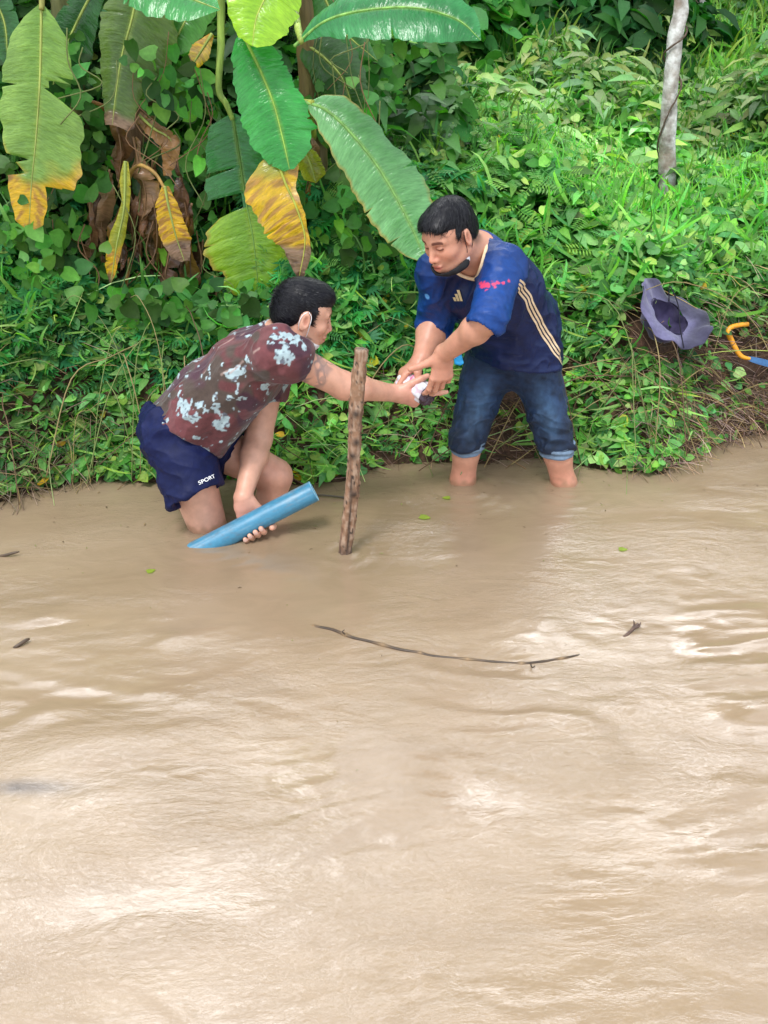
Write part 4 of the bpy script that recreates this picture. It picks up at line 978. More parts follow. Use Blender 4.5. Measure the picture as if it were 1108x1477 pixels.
# ------------------------------------------------------------------ leaves
def leaf_template(kind):
    """returns verts (x across, y along, z up), faces"""
    if kind == 'heart':
        ys = [0, .07, .22, .42, .64, .84, 1.0]; ws = [.02, .30, .43, .43, .31, .15, .0]; bk = [0, -.13, -.06, 0, .01, .01, 0]; V = []
        for y, w, b in zip(ys, ws, bk):
            for e in (-1, -.55, 0, .55, 1):
                V.append((e * w, y + b * abs(e) ** 1.5, -.10 * math.sin(y * 3) + .11 * abs(e) * (1 - .3 * y) - .05 * e * e - .10 * y * y * 1.0 + .018 * math.sin(y * 17 + e * 5)))
        F = [[i * 5 + j, i * 5 + j + 1, i * 5 + j + 6, i * 5 + j + 5] for i in range(6) for j in range(4)]
    elif kind == 'heartlo':   # ovate / heart shaped with folded midrib
        ys = [0, .10, .38, .70, 1.0]; ws = [.0, .36, .42, .24, 0]; by = [.0, -.10, .34, .68, 1.0]
        V = []; 
        for y in ys: V.append((0, y, -.10 * math.sin(y * 3)))
        for s in (-1, 1):
            for i in (1, 2, 3): V.append((s * ws[i], by[i], .07 + -.12 * by[i] ** 2))
        F = [[0, 5, 1, 1], [1, 5, 6, 2], [2, 6, 7, 3], [3, 7, 4, 4], [0, 1, 8, 8], [1, 2, 9, 8], [2, 3, 10, 9], [3, 4, 10, 10]]
    elif kind == 'lance':
        ys = [0, .25, .6, 1.0]; ws = [0, .12, .13, 0]; V = [(0, y, .35 * y - .55 * y * y) for y in ys]
        for s in (-1, 1):
            for i in (1, 2): V.append((s * ws[i], ys[i] - .02, .35 * ys[i] - .55 * ys[i] ** 2 + .04))
        F = [[0, 4, 1, 1], [1, 4, 5, 2], [2, 5, 3, 3], [0, 1, 6, 6], [1, 2, 7, 6], [2, 3, 7, 7]]
    elif kind == 'blade':
        ys = [0, .25, .5, .75, 1.0]; ws = [.022, .026, .022, .014, .0]; V = []
        for y, w in zip(ys, ws): V += [(-w, y * (1 - .25 * y), .75 * y - .62 * y * y), (w, y * (1 - .25 * y), .75 * y - .62 * y * y)]
        F = [[2 * i, 2 * i + 1, 2 * i + 3, 2 * i + 2] for i in range(4)]
    elif kind == 'straw':
        ys = [0, .33, .66, 1.0]; V = []
        for y in ys: V += [(-.008, y, .25 * y - .3 * y * y), (.008, y, .25 * y - .3 * y * y), (0, y, .25 * y - .3 * y * y + .012)]
        F = []
        for i in range(3):
            a_ = 3 * i; F += [[a_, a_ + 1, a_ + 4, a_ + 3], [a_ + 1, a_ + 2, a_ + 5, a_ + 4], [a_ + 2, a_, a_ + 3, a_ + 5]]
    elif kind == 'palm':  # seven leaflets in a fan
        V = []; F = []
        for k in range(7):
            a_ = R(-75 + 25 * k); d = np.array((math.sin(a_), math.cos(a_))); s = np.array((d[1], -d[0])); L = .9 - .12 * abs(k - 3)
            b0 = len(V); V += [(0, 0, 0), (*(d * L * .5 + s * .085), .03), (*(d * L), -.10), (*(d * L * .5 - s * .085), .03)]; F.append([b0, b0 + 1, b0 + 2, b0 + 3])
    elif kind == 'fern':  # pinnate, small leaflets along a rib
        V = []; F = []
        for k in range(7):
            y = .12 + .12 * k
            for s in (-1, 1):
                b0 = len(V); L = .22 - .018 * abs(k - 2); V += [(0, y, 0), (s * L * .5, y + .02, .02), (s * L, y + .07, 0), (s * L * .5, y + .075, .01)]; F.append([b0, b0 + 1, b0 + 2, b0 + 3] if s > 0 else [b0 + 3, b0 + 2, b0 + 1, b0])
        b0 = len(V); V += [(-.008, 0, -.005), (.008, 0, -.005), (.003, 1, -.02), (-.003, 1, -.02)]; F.append([b0, b0 + 1, b0 + 2, b0 + 3])
    return np.array(V, float), np.array(F)
def scatter(kind, pos, dirv, up, size, col, wscale=1.0, zscale=None, rnd=None):
    """pos,dirv,up (n,3), size (n,), col (n,3) -> V,F,C"""
    T, F = leaf_template(kind); n = len(pos)
    y = dirv / (np.linalg.norm(dirv, axis=1, keepdims=True) + 1e-9)
    x = np.cross(y, up); x /= np.linalg.norm(x, axis=1, keepdims=True) + 1e-9
    z = np.cross(x, y)
    ws = np.broadcast_to(np.asarray(wscale, float), (n,)); zs = np.ones(n) if zscale is None else zscale
    V = pos[:, None] + size[:, None, None] * (T[None, :, 0:1] * ws[:, None, None] * x[:, None] + T[None, :, 1:2] * y[:, None] + T[None, :, 2:3] * zs[:, None, None] * z[:, None])
    m = len(T); Fq = (F[None] + (np.arange(n) * m)[:, None, None]).reshape(-1, 4)
    C = np.repeat(col, m, axis=0); 
    # lighter midrib / darker base
    sh = 1 + .12 * (T[:, 1] - .5) + (.10 * (np.abs(T[:, 0]) < 1e-6)); C = C * np.tile(sh, n)[:, None]
    return V.reshape(-1, 3), Fq, C
def big_mesh(name, parts, mat, kind='stuff', label=None, parent=None):
    V = []; F = []; C = []; n = 0
    for v, f, c in parts: V.append(v); F.append(f + n); C.append(c); n += len(v)
    V = np.vstack(V); F = np.vstack(F); C = np.vstack(C)
    tri = F[:, 2] == F[:, 3]
    loops = np.where(tri, 3, 4)
    flat = F.ravel()[np.stack([np.ones(len(F), bool)] * 3 + [~tri], 1).ravel()]
    me = bpy.data.meshes.new(name); me.vertices.add(len(V)); me.vertices.foreach_set('co', V.astype(np.float32).ravel())
    me.loops.add(len(flat)); me.loops.foreach_set('vertex_index', flat.astype(np.int32))
    me.polygons.add(len(F)); me.polygons.foreach_set('loop_start', np.concatenate([[0], np.cumsum(loops)[:-1]]).astype(np.int32))
    me.update(calc_edges=True); me.polygons.foreach_set('use_smooth', np.ones(len(F), bool))
    ca = me.color_attributes.new('Col', 'FLOAT_COLOR', 'POINT'); c4 = np.ones((len(V), 4), np.float32); c4[:, :3] = C; ca.data.foreach_set('color', c4.ravel())
    me.materials.append(mat); o = bpy.data.objects.new(name, me); COL.objects.link(o)
    if parent is not None: o.parent = parent
    return tag(o, label=label, kind=kind)
def leaf_mat(name, rough=.48, spec=.3, trans=.42, tcol=(.55, 1.0, .25)):
    t = NT(name); c = t.attr(); n = t.noise(90, 3); c = t.mix(.4, c, t.ramp(n, [(.3, (.7, .72, .7)), (.7, (1.3, 1.25, 1.2))]), 'MULTIPLY')
    t.base(c, rough, spec); t.bump(t.noise(260, 2), .25, .001)
    tb = t.n('ShaderNodeBsdfTranslucent'); t.l(t.mix(1, c, (*[q * 1.6 for q in tcol],), 'MULTIPLY'), tb.inputs[0])
    m = t.n('ShaderNodeMixShader'); m.inputs[0].default_value = trans; t.l(t.b.outputs[0], m.inputs[1]); t.l(tb.outputs[0], m.inputs[2]); t.l(m.outputs[0], t.out.inputs['Surface'])
    return t.m
M_LEAF = leaf_mat('leaf'); M_GRASS = leaf_mat('grass_blade', .5, .3, .4); M_DRY = leaf_mat('dry_leaf', .75, .15, .15, (1, .8, .5))
def slope_points(n, x0, x1, t0, t1, seed, power=1.0):
    r = np.random.default_rng(seed); x = r.uniform(x0, x1, n); t = t0 + (t1 - t0) * r.uniform(0, 1, n) ** power
    y = edge_y(x) + t; return x, y, r
def canopy(x, y, s=1.0):
    P = np.stack([x * 1.9, y * 1.9, 0 * x], -1); n = fbm(P, 71, 2); m = fbm(P * 3.3, 72, 2)
    t = y - edge_y(x)
    return s * (.02 + (.10 + .22 * sst(.35, .75, n) + .10 * m) * sst(.05, .7, t))
def on_canopy(px, py, k=.85, Y0=3.1):
    for Y in np.arange(Y0, 9.5, .01):
        p = J(px, py, Y)
        if p[2] <= float(bank_h(p[0], p[1])) + k * float(canopy(p[0], p[1])): return p
    return p
CLEAR = []
def col_var(n, r, base, hv=.25, yellow=0.0, red=(.8, 1.5)):
    base = np.asarray(base, float); c = base[None] * (1 + hv * r.normal(0, 1, (n, 1))).clip(.35, 2.2)
    y = (r.uniform(0, 1, n) < yellow)[:, None]; c = np.where(y, np.array((.30, .26, .03)) * r.uniform(.5, 1.3, (n, 1)), c)
    c *= 1.42; c[:, 0] *= r.uniform(*red, n); c[:, 2] *= r.uniform(.6, 1.5, n); return c
def layer(kind, n, xr, tr, seed, size, base, hscale=1.0, below=.5, tilt=.7, face=.5, hv=.3, power=1.0, yellow=0., ws=(.8, 1.25), mask=None, lift=0., cscale=1.0, upright=0.):
    x, y, r = slope_points(n, *xr, *tr, seed, power)
    if mask is not None:
        k = mask(x, y, r); x, y = x[k], y[k]
    n = len(x); g = bank_h(x, y); h = canopy(x, y, cscale) * hscale
    h = h * (1 - .65 * np.exp(-((x + .76) / .26) ** 4) * np.exp(-((y - 3.75) / .5) ** 4))
    z = g + h * (1 - below * r.uniform(0, 1, n) ** 1.7) + lift
    pos = np.stack([x, y, z], 1)
    if CLEAR:   # trampled spots where things lie
        ok = np.ones(n, bool)
        for c_, rad in CLEAR:
            v_ = nrm(np.array([0, 0, CAMH]) - c_); q_ = pos - c_; t_ = np.maximum(q_ @ v_, 0); ok &= np.linalg.norm(q_ - np.outer(t_, v_), axis=1) > rad
        ok &= ~((np.abs(x + .76) < .24) & (y < 3.95) & (y > edge_y(x) + .32) & (r.uniform(0, 1, n) < .75))
        x, y, z, g, h, pos = x[ok], y[ok], z[ok], g[ok], h[ok], pos[ok]; n = len(x)
    # normals mostly up and toward the open side
    up = np.stack([r.normal(0, tilt, n), -face + r.normal(0, tilt, n), np.ones(n)], 1); up /= np.linalg.norm(up, axis=1, keepdims=True)
    a_ = r.uniform(0, 2 * math.pi, n); d = np.stack([np.cos(a_), np.sin(a_) - .4, -.25 + r.normal(0, .3, n)], 1)
    if upright: d = np.stack([r.normal(0, .45, n), r.normal(-.1, .45, n), upright + 0 * a_], 1); up = np.stack([np.cos(a_), np.sin(a_), .2 + 0 * a_], 1)
    sz = size * r.uniform(.5, 1.4, n); c = col_var(n, r, base, hv, yellow, (.9, 1.1) if kind == 'straw' else (.8, 1.5))
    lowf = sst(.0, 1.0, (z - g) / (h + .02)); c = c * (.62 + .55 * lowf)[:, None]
    # large tonal patches
    pt = fbm(np.stack([x * .9, y * .9, 0 * x], 1), 33, 3); c *= (.72 + .62 * sst(.3, .7, pt))[:, None]
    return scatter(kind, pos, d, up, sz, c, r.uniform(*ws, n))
# ================================================================== BANANA PLANTS
def banana_mat():
    t = NT('banana_leaf'); c = t.attr(); uv = t.n('ShaderNodeUVMap').outputs[0]
    mp = t.n('ShaderNodeMapping'); mp.inputs['Scale'].default_value = (150, 3.0, 1); t.l(uv, mp.inputs[0])
    v = t.noise(1.0, 3, .6, mp.outputs[0]); mp2 = t.n('ShaderNodeMapping'); mp2.inputs['Scale'].default_value = (26, 1.2, 1); t.l(uv, mp2.inputs[0]); v2 = t.noise(1.0, 3, .6, mp2.outputs[0])
    c = t.mix(.75, c, t.ramp(v, [(.28, (.66, .70, .6)), (.72, (1.35, 1.28, 1.2))]), 'MULTIPLY'); c = t.mix(.55, c, t.ramp(v2, [(.3, (.7, .75, .7)), (.7, (1.3, 1.25, 1.3))]), 'MULTIPLY')
    t.base(c, .24, .6); b1 = t.bump(v2, .6, .012); t.bump(v, .5, .003, b1)
    tb = t.n('ShaderNodeBsdfTranslucent'); t.l(t.mix(1, c, (.9, 1.5, .4), 'MULTIPLY'), tb.inputs[0])
    m = t.n('ShaderNodeMixShader'); m.inputs[0].default_value = .28; t.l(t.b.outputs[0], m.inputs[1]); t.l(tb.outputs[0], m.inputs[2]); t.l(m.outputs[0], t.out.inputs['Surface'])
    return t.m
M_BAN = banana_mat()
def stem_mat():
    t = NT('pseudostem'); c = t.attr(); mp = t.n('ShaderNodeMapping'); mp.inputs['Scale'].default_value = (40, 40, 3); t.l(t.co(), mp.inputs[0]); v = t.noise(1, 4, .6, mp.outputs[0])
    t.base(t.mix(.8, c, t.ramp(v, [(.3, (.45, .45, .4)), (.7, (1.6, 1.5, 1.4))]), 'MULTIPLY'), .55, .3); t.bump(v, .6, .006); return t.m
M_STEM = stem_mat()
def banana_leaf(name, path, Y, wl, wr, col, parent, face=(0, -1, .25), fold=.18, droop=.25, ripple=.004, n=150, seed=0, rib=.0055, ribcol=(.30, .38, .10), crumple=0.0):
    """path of photo points for the midrib, Y distance(s); widths in photo pixels"""
    Ys = np.interp(np.linspace(0, 1, len(path)), np.linspace(0, 1, len(np.atleast_1d(Y))), np.atleast_1d(Y))
    M = spline([J(px, py, y) for (px, py), y in zip(path, Ys)], n)
    seg = np.linalg.norm(np.diff(M, axis=0), axis=1); L = seg.sum(); u = np.concatenate([[0], np.cumsum(seg)]) / L
    uu = np.linspace(0, 1, n); M = np.stack([np.interp(uu, u, M[:, i]) for i in range(3)], 1); T = np.gradient(M, axis=0); T /= np.linalg.norm(T, axis=1, keepdims=True)
    face = nrm(face); S = np.cross(T, face); S /= np.linalg.norm(S, axis=1, keepdims=True); N = np.cross(S, T)
    N *= np.sign((N @ face))[:, None]
    sc = np.array([1 / (FPX / (cP * m[1] - sP * (m[2] - CAMH))) for m in M])
    k = 9; vs = np.linspace(0, 1, k); V = []; uv = []; C = []
    r = np.random.default_rng(seed + 100)
    for sgn, wt in ((1, wl), (-1, wr)):
        w = np.interp(uu, [q[0] for q in wt], [q[1] for q in wt]) * sc
        for _ in range(int(r.integers(1, 4))):   # torn edges along the veins
            u0 = r.uniform(.12, .95); w = w * (1 - r.uniform(.15, .6) * np.exp(-((uu - u0) / r.uniform(.003, .006)) ** 2))
        w = w * (1 + .03 * np.sin(uu * 37 + seed) + .02 * np.sin(uu * 91 + seed))
        q_ = np.stack([uu * L / .035, 0 * uu + sgn * 3.3 + seed, 0 * uu], 1); rip = fbm(q_, seed, 2) - .5; rip2 = vnoise(q_ * np.array([.28, 1, 1]), seed + 9) - .5
        for i in range(n):
            vi = vs
            sh = T[i] * w[i] * .16   # lateral veins lean to the tip
            off = (rip[i] * vi * ripple * 1.6 + rip2[i] * vi ** 2 * ripple * 3)
            P = M[i] + sgn * S[i] * (w[i] * vi)[:, None] + sh * (vi ** 2)[:, None] + N[i] * (fold * w[i] * vi - droop * w[i] * vi ** 2 + off)[:, None]
            V.append(P); uv.append(np.stack([np.full(k, uu[i] * L) - .12 * w[i] * vi, sgn * vi * w[i] * 10], 1)); C.append(np.stack([np.full(k, uu[i]), sgn * vi, w[i] / (w.max() + 1e-6) + 0 * vi], 1))
    V = np.array(V).reshape(-1, 3); uv = np.array(uv).reshape(-1, 2); C = np.array(C).reshape(-1, 3)
    if crumple: V = V + (np.stack([fbm(V * 14, 3, 3), fbm(V * 14, 13, 3), fbm(V * 14, 23, 3)], 1) - .5) * crumple
    i = (np.arange(n - 1)[:, None] * k + np.arange(k - 1)[None]).ravel(); f = np.stack([i, i + 1, i + k + 1, i + k], 1)
    F = np.concatenate([f, (f + n * k)[:, ::-1]])
    cc = col(C[:, 0], C[:, 1], V)
    o = new_mesh(name, V, F, M_BAN, None, col=cc, uv=uv)
    rr = np.interp(uu, [0, .15, .9, 1], [rib, rib * .8, rib * .25, .0006])
    tv, tf = tube(M + N * .0006, rr, 7); mr = new_mesh('midrib', tv, tf, M_STEM, None, col=np.tile(ribcol, (len(tv), 1)))
    adopt(parent, [o]); mr.parent = o
    return o
def mixc(c, d, w): w = np.clip(w, 0, 1)[:, None]; return c * (1 - w) + np.asarray(d) * w
def green(c1, c2=None, yel=None, brown=None, edge=0.0, s=0):
    """colour along the leaf: yellowing from u=yel, browning from u=brown"""
    def f(u, v, V):
        n = fbm(V * 11, 40 + s, 3); n2 = fbm(V * 45, 50 + s, 3)
        c = np.tile(np.asarray(c1, float), (len(u), 1)); c = mixc(c, c2 if c2 is not None else np.asarray(c1) * 1.5, n * sst(.2, .9, np.abs(v)))
        c = mixc(c, (.34, .42, .06), np.exp(-(np.abs(v) / .035) ** 2) * .35)
        if yel is not None:
            w = sst(yel - .06, yel + .06, u + (n - .5) * .25 + (np.abs(v) - .5) * .08); c = mixc(c, (.66, .40, .015), w)
            st_ = fbm(np.stack([u * 34 - np.abs(v) * 2.2, v * 1.6 + s, 0 * u], 1), 77 + s, 3); c = mixc(c, (.36, .17, .045), w * sst(.45, .62, st_) * .85); c = mixc(c, (.52, .36, .20), w * sst(.56, .70, n) * .5)
        if brown is not None:
            w = sst(brown - .03, brown + .05, u + (n - .5) * .18); c = mixc(c, (.26, .16, .11), w); c = mixc(c, (.11, .06, .04), w * sst(.5, .65, n2))
        if edge: c = mixc(c, (.35, .24, .04), sst(1 - edge, 1.0, np.abs(v) + (n - .5) * .2) * .9)
        return c * (.85 + .3 * n)[:, None]
    return f
def brown_leaf(s, base=(.19, .095, .05)):
    def f(u, v, V):
        n = fbm(V * 20, 60 + s, 3); c = np.tile(np.asarray(base, float), (len(u), 1)) * (.35 + 1.3 * n)[:, None]
        return mixc(c, (.42, .22, .05), sst(.62, .75, fbm(V * 7, 9 + s, 2)) * .7)
    return f
def stemtube(name, pts, Y, r, col, parent, n=16, mat=None):
    P = spline([J(x, y, q) for (x, y), q in zip(pts, np.broadcast_to(np.asarray(Y, float), (len(pts),)) if np.ndim(Y) == 0 else Y)], 40)
    rr = np.interp(np.linspace(0, 1, 40), np.linspace(0, 1, len(np.atleast_1d(r))), np.atleast_1d(r))
    V, F = tube(P, rr, n); V = V + (np.stack([vnoise(V * 25, 1), vnoise(V * 25, 2), vnoise(V * 25, 3)], 1) - .5) * rr.mean() * .3
    c = np.tile(col, (len(V), 1)) * (.6 + .8 * fbm(V * np.array([20, 20, 5]), 3, 3))[:, None]
    o = new_mesh(name, V, F, mat or M_STEM, None, col=c); adopt(parent, [o]); return o
def build_bananas():
    r = np.random.default_rng(5)
    def base(px, py, Y): p = J(px, py, Y); return (p[0], p[1], float(bank_h(p[0], p[1])))
    g = 'banana plants on the bank'
    A = empty('banana_plant', base(70, 430, 3.95), 'leftmost banana plant with one long drooping leaf turning yellow at its tip', 'banana plant', g)
    B = empty('banana_plant', base(205, 430, 3.92), 'middle banana plant with small yellow withered leaves and brown dry leaves hanging on its stem', 'banana plant', g)
    C = empty('banana_plant', base(420, 430, 3.85), 'banana plant with the biggest bright green leaves, arching over both people', 'banana plant', g)
    # pseudostems run from the ground up out of the frame
    stemtube('pseudostem', [(120, 480), (112, 330), (100, 150), (95, -60), (92, -260)], [3.98, 3.98, 3.96, 3.92, 3.9], [.075, .068, .06, .05, .04], (.10, .11, .04), A)
    stemtube('pseudostem', [(200, 480), (198, 330), (205, 180), (212, 0), (215, -250)], [3.95, 3.95, 3.92, 3.9, 3.88], [.085, .075, .065, .05, .04], (.12, .075, .04), B)
    stemtube('pseudostem', [(452, 450), (455, 300), (450, 160), (440, 40), (425, -60), (410, -260)], [3.88, 3.86, 3.84, 3.8, 3.76, 3.7], [.055, .050, .042, .034, .03, .028], (.13, .10, .04), C)
    # petioles
    stemtube('petiole', [(95, -200), (70, -120), (62, -40), (60, 14)], [3.8, 3.66, 3.6, 3.56], [.014, .012, .010, .008], (.25, .26, .07), A, 10)
    stemtube('petiole', [(320, -200), (318, -60), (319, 60), (316, 128), (326, 150), (336, 172)], [3.75, 3.7, 3.66, 3.62, 3.6, 3.6], [.015, .014, .012, .011, .010, .008], (.20, .30, .06), C, 10)
    stemtube('petiole', [(452, 200), (446, 160), (436, 148), (452, 147)], [3.82, 3.66, 3.52, 3.47], [.014, .012, .010, .008], (.30, .36, .06), C, 10)
    stemtube('petiole', [(187, 300), (186, 258), (200, 238), (222, 248), (238, 272)], [3.85, 3.75, 3.66, 3.62, 3.6], [.010, .008, .007, .006, .005], (.32, .20, .06), B, 10)
    stemtube('petiole', [(108, 138), (125, 146), (160, 158)], [3.75, 3.78, 3.85], [.009, .010, .013], (.30, .14, .05), A, 10)
    stemtube('petiole', [(435, 60), (428, 30), (415, -40), (408, -160)], [3.35, 3.5, 3.68, 3.72], [.008, .012, .014, .014], (.28, .38, .08), C, 10)
    stemtube('petiole', [(200, -10), (206, -60), (214, -160)], [3.72, 3.8, 3.88], [.012, .014, .016], (.16, .16, .06), B, 10)
    bl = banana_leaf
    bl('leaf', [(62, -40), (60, 15), (58, 110), (52, 200), (46, 260), (42, 328)], [3.58, 3.55, 3.52], [(0, 0), (.11, 2), (.16, 25), (.24, 48), (.4, 57), (.52, 57), (.66, 50), (.70, 40), (.715, 8), (.72, 8), (.73, 28), (.765, 14), (.775, 10), (.785, 38), (.88, 30), (.97, 22), (1, 8)],
       [(0, 0), (.11, 2), (.15, 18), (.22, 38), (.30, 44), (.375, 45), (.385, 12), (.43, 14), (.45, 34), (.48, 56), (.52, 64), (.7, 66), (.795, 60), (.80, 20), (.88, 24), (.97, 20), (1, 8)], green((.17, .32, .06), (.25, .42, .09), .74, .975, .0, 1), A, droop=.3, seed=1)
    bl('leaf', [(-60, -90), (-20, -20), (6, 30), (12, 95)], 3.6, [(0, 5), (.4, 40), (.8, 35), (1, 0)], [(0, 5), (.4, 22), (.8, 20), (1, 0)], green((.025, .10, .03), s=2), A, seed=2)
    bl('leaf', [(205, -50), (192, 20), (176, 80), (168, 130), (162, 180)], [3.72, 3.7, 3.66], [(0, 25), (.2, 42), (.35, 48), (.6, 30), (.8, 20), (1, 10)], [(0, 40), (.3, 66), (.50, 72), (.62, 66), (.64, 44), (.8, 32), (.97, 30), (1, 22)], green((.07, .13, .025), (.13, .20, .05), None, .93, .0, 3), B, droop=.35, seed=3)
    bl('leaf', [(100, -95), (190, -40), (262, -8), (318, 14)], [3.5, 3.4, 3.3], [(0, 15), (.3, 42), (.6, 50), (.85, 36), (1, 0)], [(0, 15), (.3, 42), (.6, 45), (.85, 30), (1, 0)], green((.03, .24, .05), (.06, .34, .08), s=4), A, face=(.1, -.8, .6), seed=4)
    bl('leaf', [(412, -120), (388, -20), (370, 25), (364, 66)], [3.55, 3.45, 3.4], [(0, 10), (.3, 52), (.6, 58), (.80, 38), (.93, 20), (1, 0)], [(0, 10), (.3, 50), (.6, 52), (.82, 46), (.95, 26), (1, 6)], green((.26, .50, .02), (.38, .62, .04), s=5), C, face=(.15, -.9, .35), seed=5, ribcol=(.42, .52, .10))
    bl('leaf', [(350, 48), (375, 100), (395, 150), (408, 200), (418, 244)], [3.52, 3.46, 3.42], [(0, 12), (.08, 30), (.25, 44), (.5, 54), (.75, 46), (.92, 26), (1, 8)], [(0, 18), (.1, 30), (.3, 38), (.45, 36), (.46, 42), (.62, 46), (.72, 52), (.73, 42), (.85, 38), (1, 6)], green((.03, .28, .05), (.06, .38, .09), s=6), C, fold=.25, droop=.35, seed=6, ribcol=(.26, .45, .08))
    bl('withered_leaf', [(396, 220), (411, 262), (428, 300), (440, 345), (432, 398)], [3.44, 3.40, 3.38], [(0, 20), (.1, 56), (.2, 64), (.5, 58), (.7, 42), (.85, 25), (1, 6)], [(0, 24), (.12, 26), (.3, 9), (.6, 7), (.8, 10), (1, 5)], green((.30, .30, .04), (.45, .32, .05), .12, .74, 0, 7), C, seed=7, ribcol=(.36, .42, .07), crumple=.02)
    bl('leaf', [(335, 163), (345, 225), (355, 290), (366, 350), (374, 426)], [3.62, 3.6, 3.56], [(0, 4), (.03, 36), (.10, 44), (.27, 52), (.275, 12), (.285, 12), (.29, 54), (.41, 56), (.415, 5), (.50, 5), (.505, 40), (.56, 68), (.66, 74), (.80, 66), (.82, 48), (.86, 46), (.88, 55), (.97, 36), (1, 5)],
       [(0, 4), (.05, 30), (.3, 48), (.6, 50), (.9, 46), (1, 8)], (lambda f1, f2: (lambda u, v, V: np.where((u > .5)[:, None], f2(u, v, V), f1(u, v, V))))(green((.03, .17, .05), (.06, .24, .08), s=8), green((.16, .34, .02), (.28, .44, .02), None, None, .12, 8)), C, seed=8, ribcol=(.12, .25, .05))
    bl('leaf', [(440, 147), (470, 158), (505, 190), (545, 240), (580, 300), (604, 350), (613, 378)], [3.48, 3.4, 3.32], [(0, 0), (.04, 14), (.14, 30), (.3, 42), (.55, 50), (.75, 46), (.92, 26), (1, 2)], [(0, 0), (.05, 20), (.12, 34), (.3, 40), (.42, 38), (.55, 50), (.75, 46), (.9, 26), (1, 2)], green((.13, .35, .13), (.20, .46, .20), None, None, .03, 9), C, face=(-.1, -.8, .6), fold=.15, droop=.3, seed=9, ribcol=(.18, .38, .10))
    bl('leaf', [(425, 66), (470, 30), (530, 14), (600, 11), (660, 28), (694, 58)], [3.38, 3.25, 3.2], [(0, 2), (.08, 8), (.3, 40), (.5, 52), (.7, 54), (.88, 34), (1, 0)], [(0, 2), (.08, 10), (.3, 40), (.5, 46), (.7, 46), (.88, 30), (1, 0)], green((.02, .19, .05), (.07, .32, .12), s=10), C, face=(0, -.75, .65), fold=.22, droop=.3, ripple=.006, seed=10, ribcol=(.20, .42, .10))
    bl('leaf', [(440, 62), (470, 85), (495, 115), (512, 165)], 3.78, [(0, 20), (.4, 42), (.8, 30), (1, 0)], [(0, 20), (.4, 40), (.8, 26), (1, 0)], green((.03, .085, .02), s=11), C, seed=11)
    bl('withered_leaf', [(181, 232), (179, 300), (169, 350), (160, 408)], 3.6, [(0, 3), (.15, 9), (.3, 4), (.6, 13), (.85, 13), (1, 2)], [(0, 4), (.15, 8), (.4, 7), (.6, 9), (.9, 5), (1, 1)], green((.26, .30, .03), (.45, .40, .03), .7, .93, 0, 12), B, seed=12)
    bl('withered_leaf', [(238, 268), (244, 300), (254, 340), (266, 376)], 3.6, [(0, 5), (.2, 19), (.6, 24), (.9, 16), (1, 4)], [(0, 5), (.25, 14), (.7, 20), (1, 8)], green((.48, .30, .02), (.55, .36, .03), -.2, .70, 0, 13), B, seed=13)
    bl('withered_leaf', [(430, 205), (446, 232), (456, 264)], 3.6, [(0, 5), (.4, 18), (.8, 16), (1, 0)], [(0, 5), (.4, 16), (.8, 18), (1, 0)], green((.25, .26, .02), s=14), C, seed=14)
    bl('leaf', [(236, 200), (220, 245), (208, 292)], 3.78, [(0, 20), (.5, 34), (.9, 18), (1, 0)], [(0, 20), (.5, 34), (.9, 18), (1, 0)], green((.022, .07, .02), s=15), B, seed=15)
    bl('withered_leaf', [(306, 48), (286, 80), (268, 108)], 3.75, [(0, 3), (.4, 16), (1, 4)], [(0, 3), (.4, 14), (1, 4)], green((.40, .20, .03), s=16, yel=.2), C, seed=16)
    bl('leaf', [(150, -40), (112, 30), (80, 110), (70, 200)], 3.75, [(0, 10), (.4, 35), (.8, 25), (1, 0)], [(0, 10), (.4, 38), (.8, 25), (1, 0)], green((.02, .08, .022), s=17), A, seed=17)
    bl('dry_leaf', [(200, 165), (222, 185), (248, 205), (240, 250)], 3.72, [(0, 6), (.4, 16), (1, 8)], [(0, 6), (.4, 14), (1, 6)], brown_leaf(3, (.30, .15, .06)), B, seed=18, crumple=.04)
    bl('leaf', [(300, -60), (286, -10), (262, 40), (232, 92)], [3.82, 3.78, 3.74], [(0, 8), (.3, 34), (.7, 30), (1, 0)], [(0, 8), (.3, 34), (.7, 28), (1, 0)], green((.06, .20, .04), (.10, .28, .06), s=19), B, seed=19)
    bl('leaf', [(448, -70), (462, -20), (492, 40), (545, 88)], [3.86, 3.84, 3.84], [(0, 8), (.3, 34), (.7, 30), (1, 0)], [(0, 8), (.3, 30), (.7, 26), (1, 0)], green((.04, .15, .035), (.07, .21, .05), s=20), C, seed=20)
    # brown leaves hanging in tatters round the stems
    spots = [(125, 340, A), (150, 300, A), (170, 350, B), (205, 300, B), (228, 330, B), (250, 380, B), (275, 400, B), (295, 430, B), (215, 400, B), (140, 400, A), (190, 260, B), (262, 290, B), (180, 420, B), (240, 440, B), (310, 455, B), (118, 450, A), (455, 240, C), (280, 345, B), (165, 200, B), (215, 215, B), (270, 460, B), (235, 350, B), (155, 370, A), (180, 300, B), (222, 290, B), (245, 320, B), (262, 350, B), (198, 370, B), (230, 410, B), (290, 390, B), (205, 440, B), (130, 420, A), (145, 330, A), (445, 270, C), (185, 215, B)]
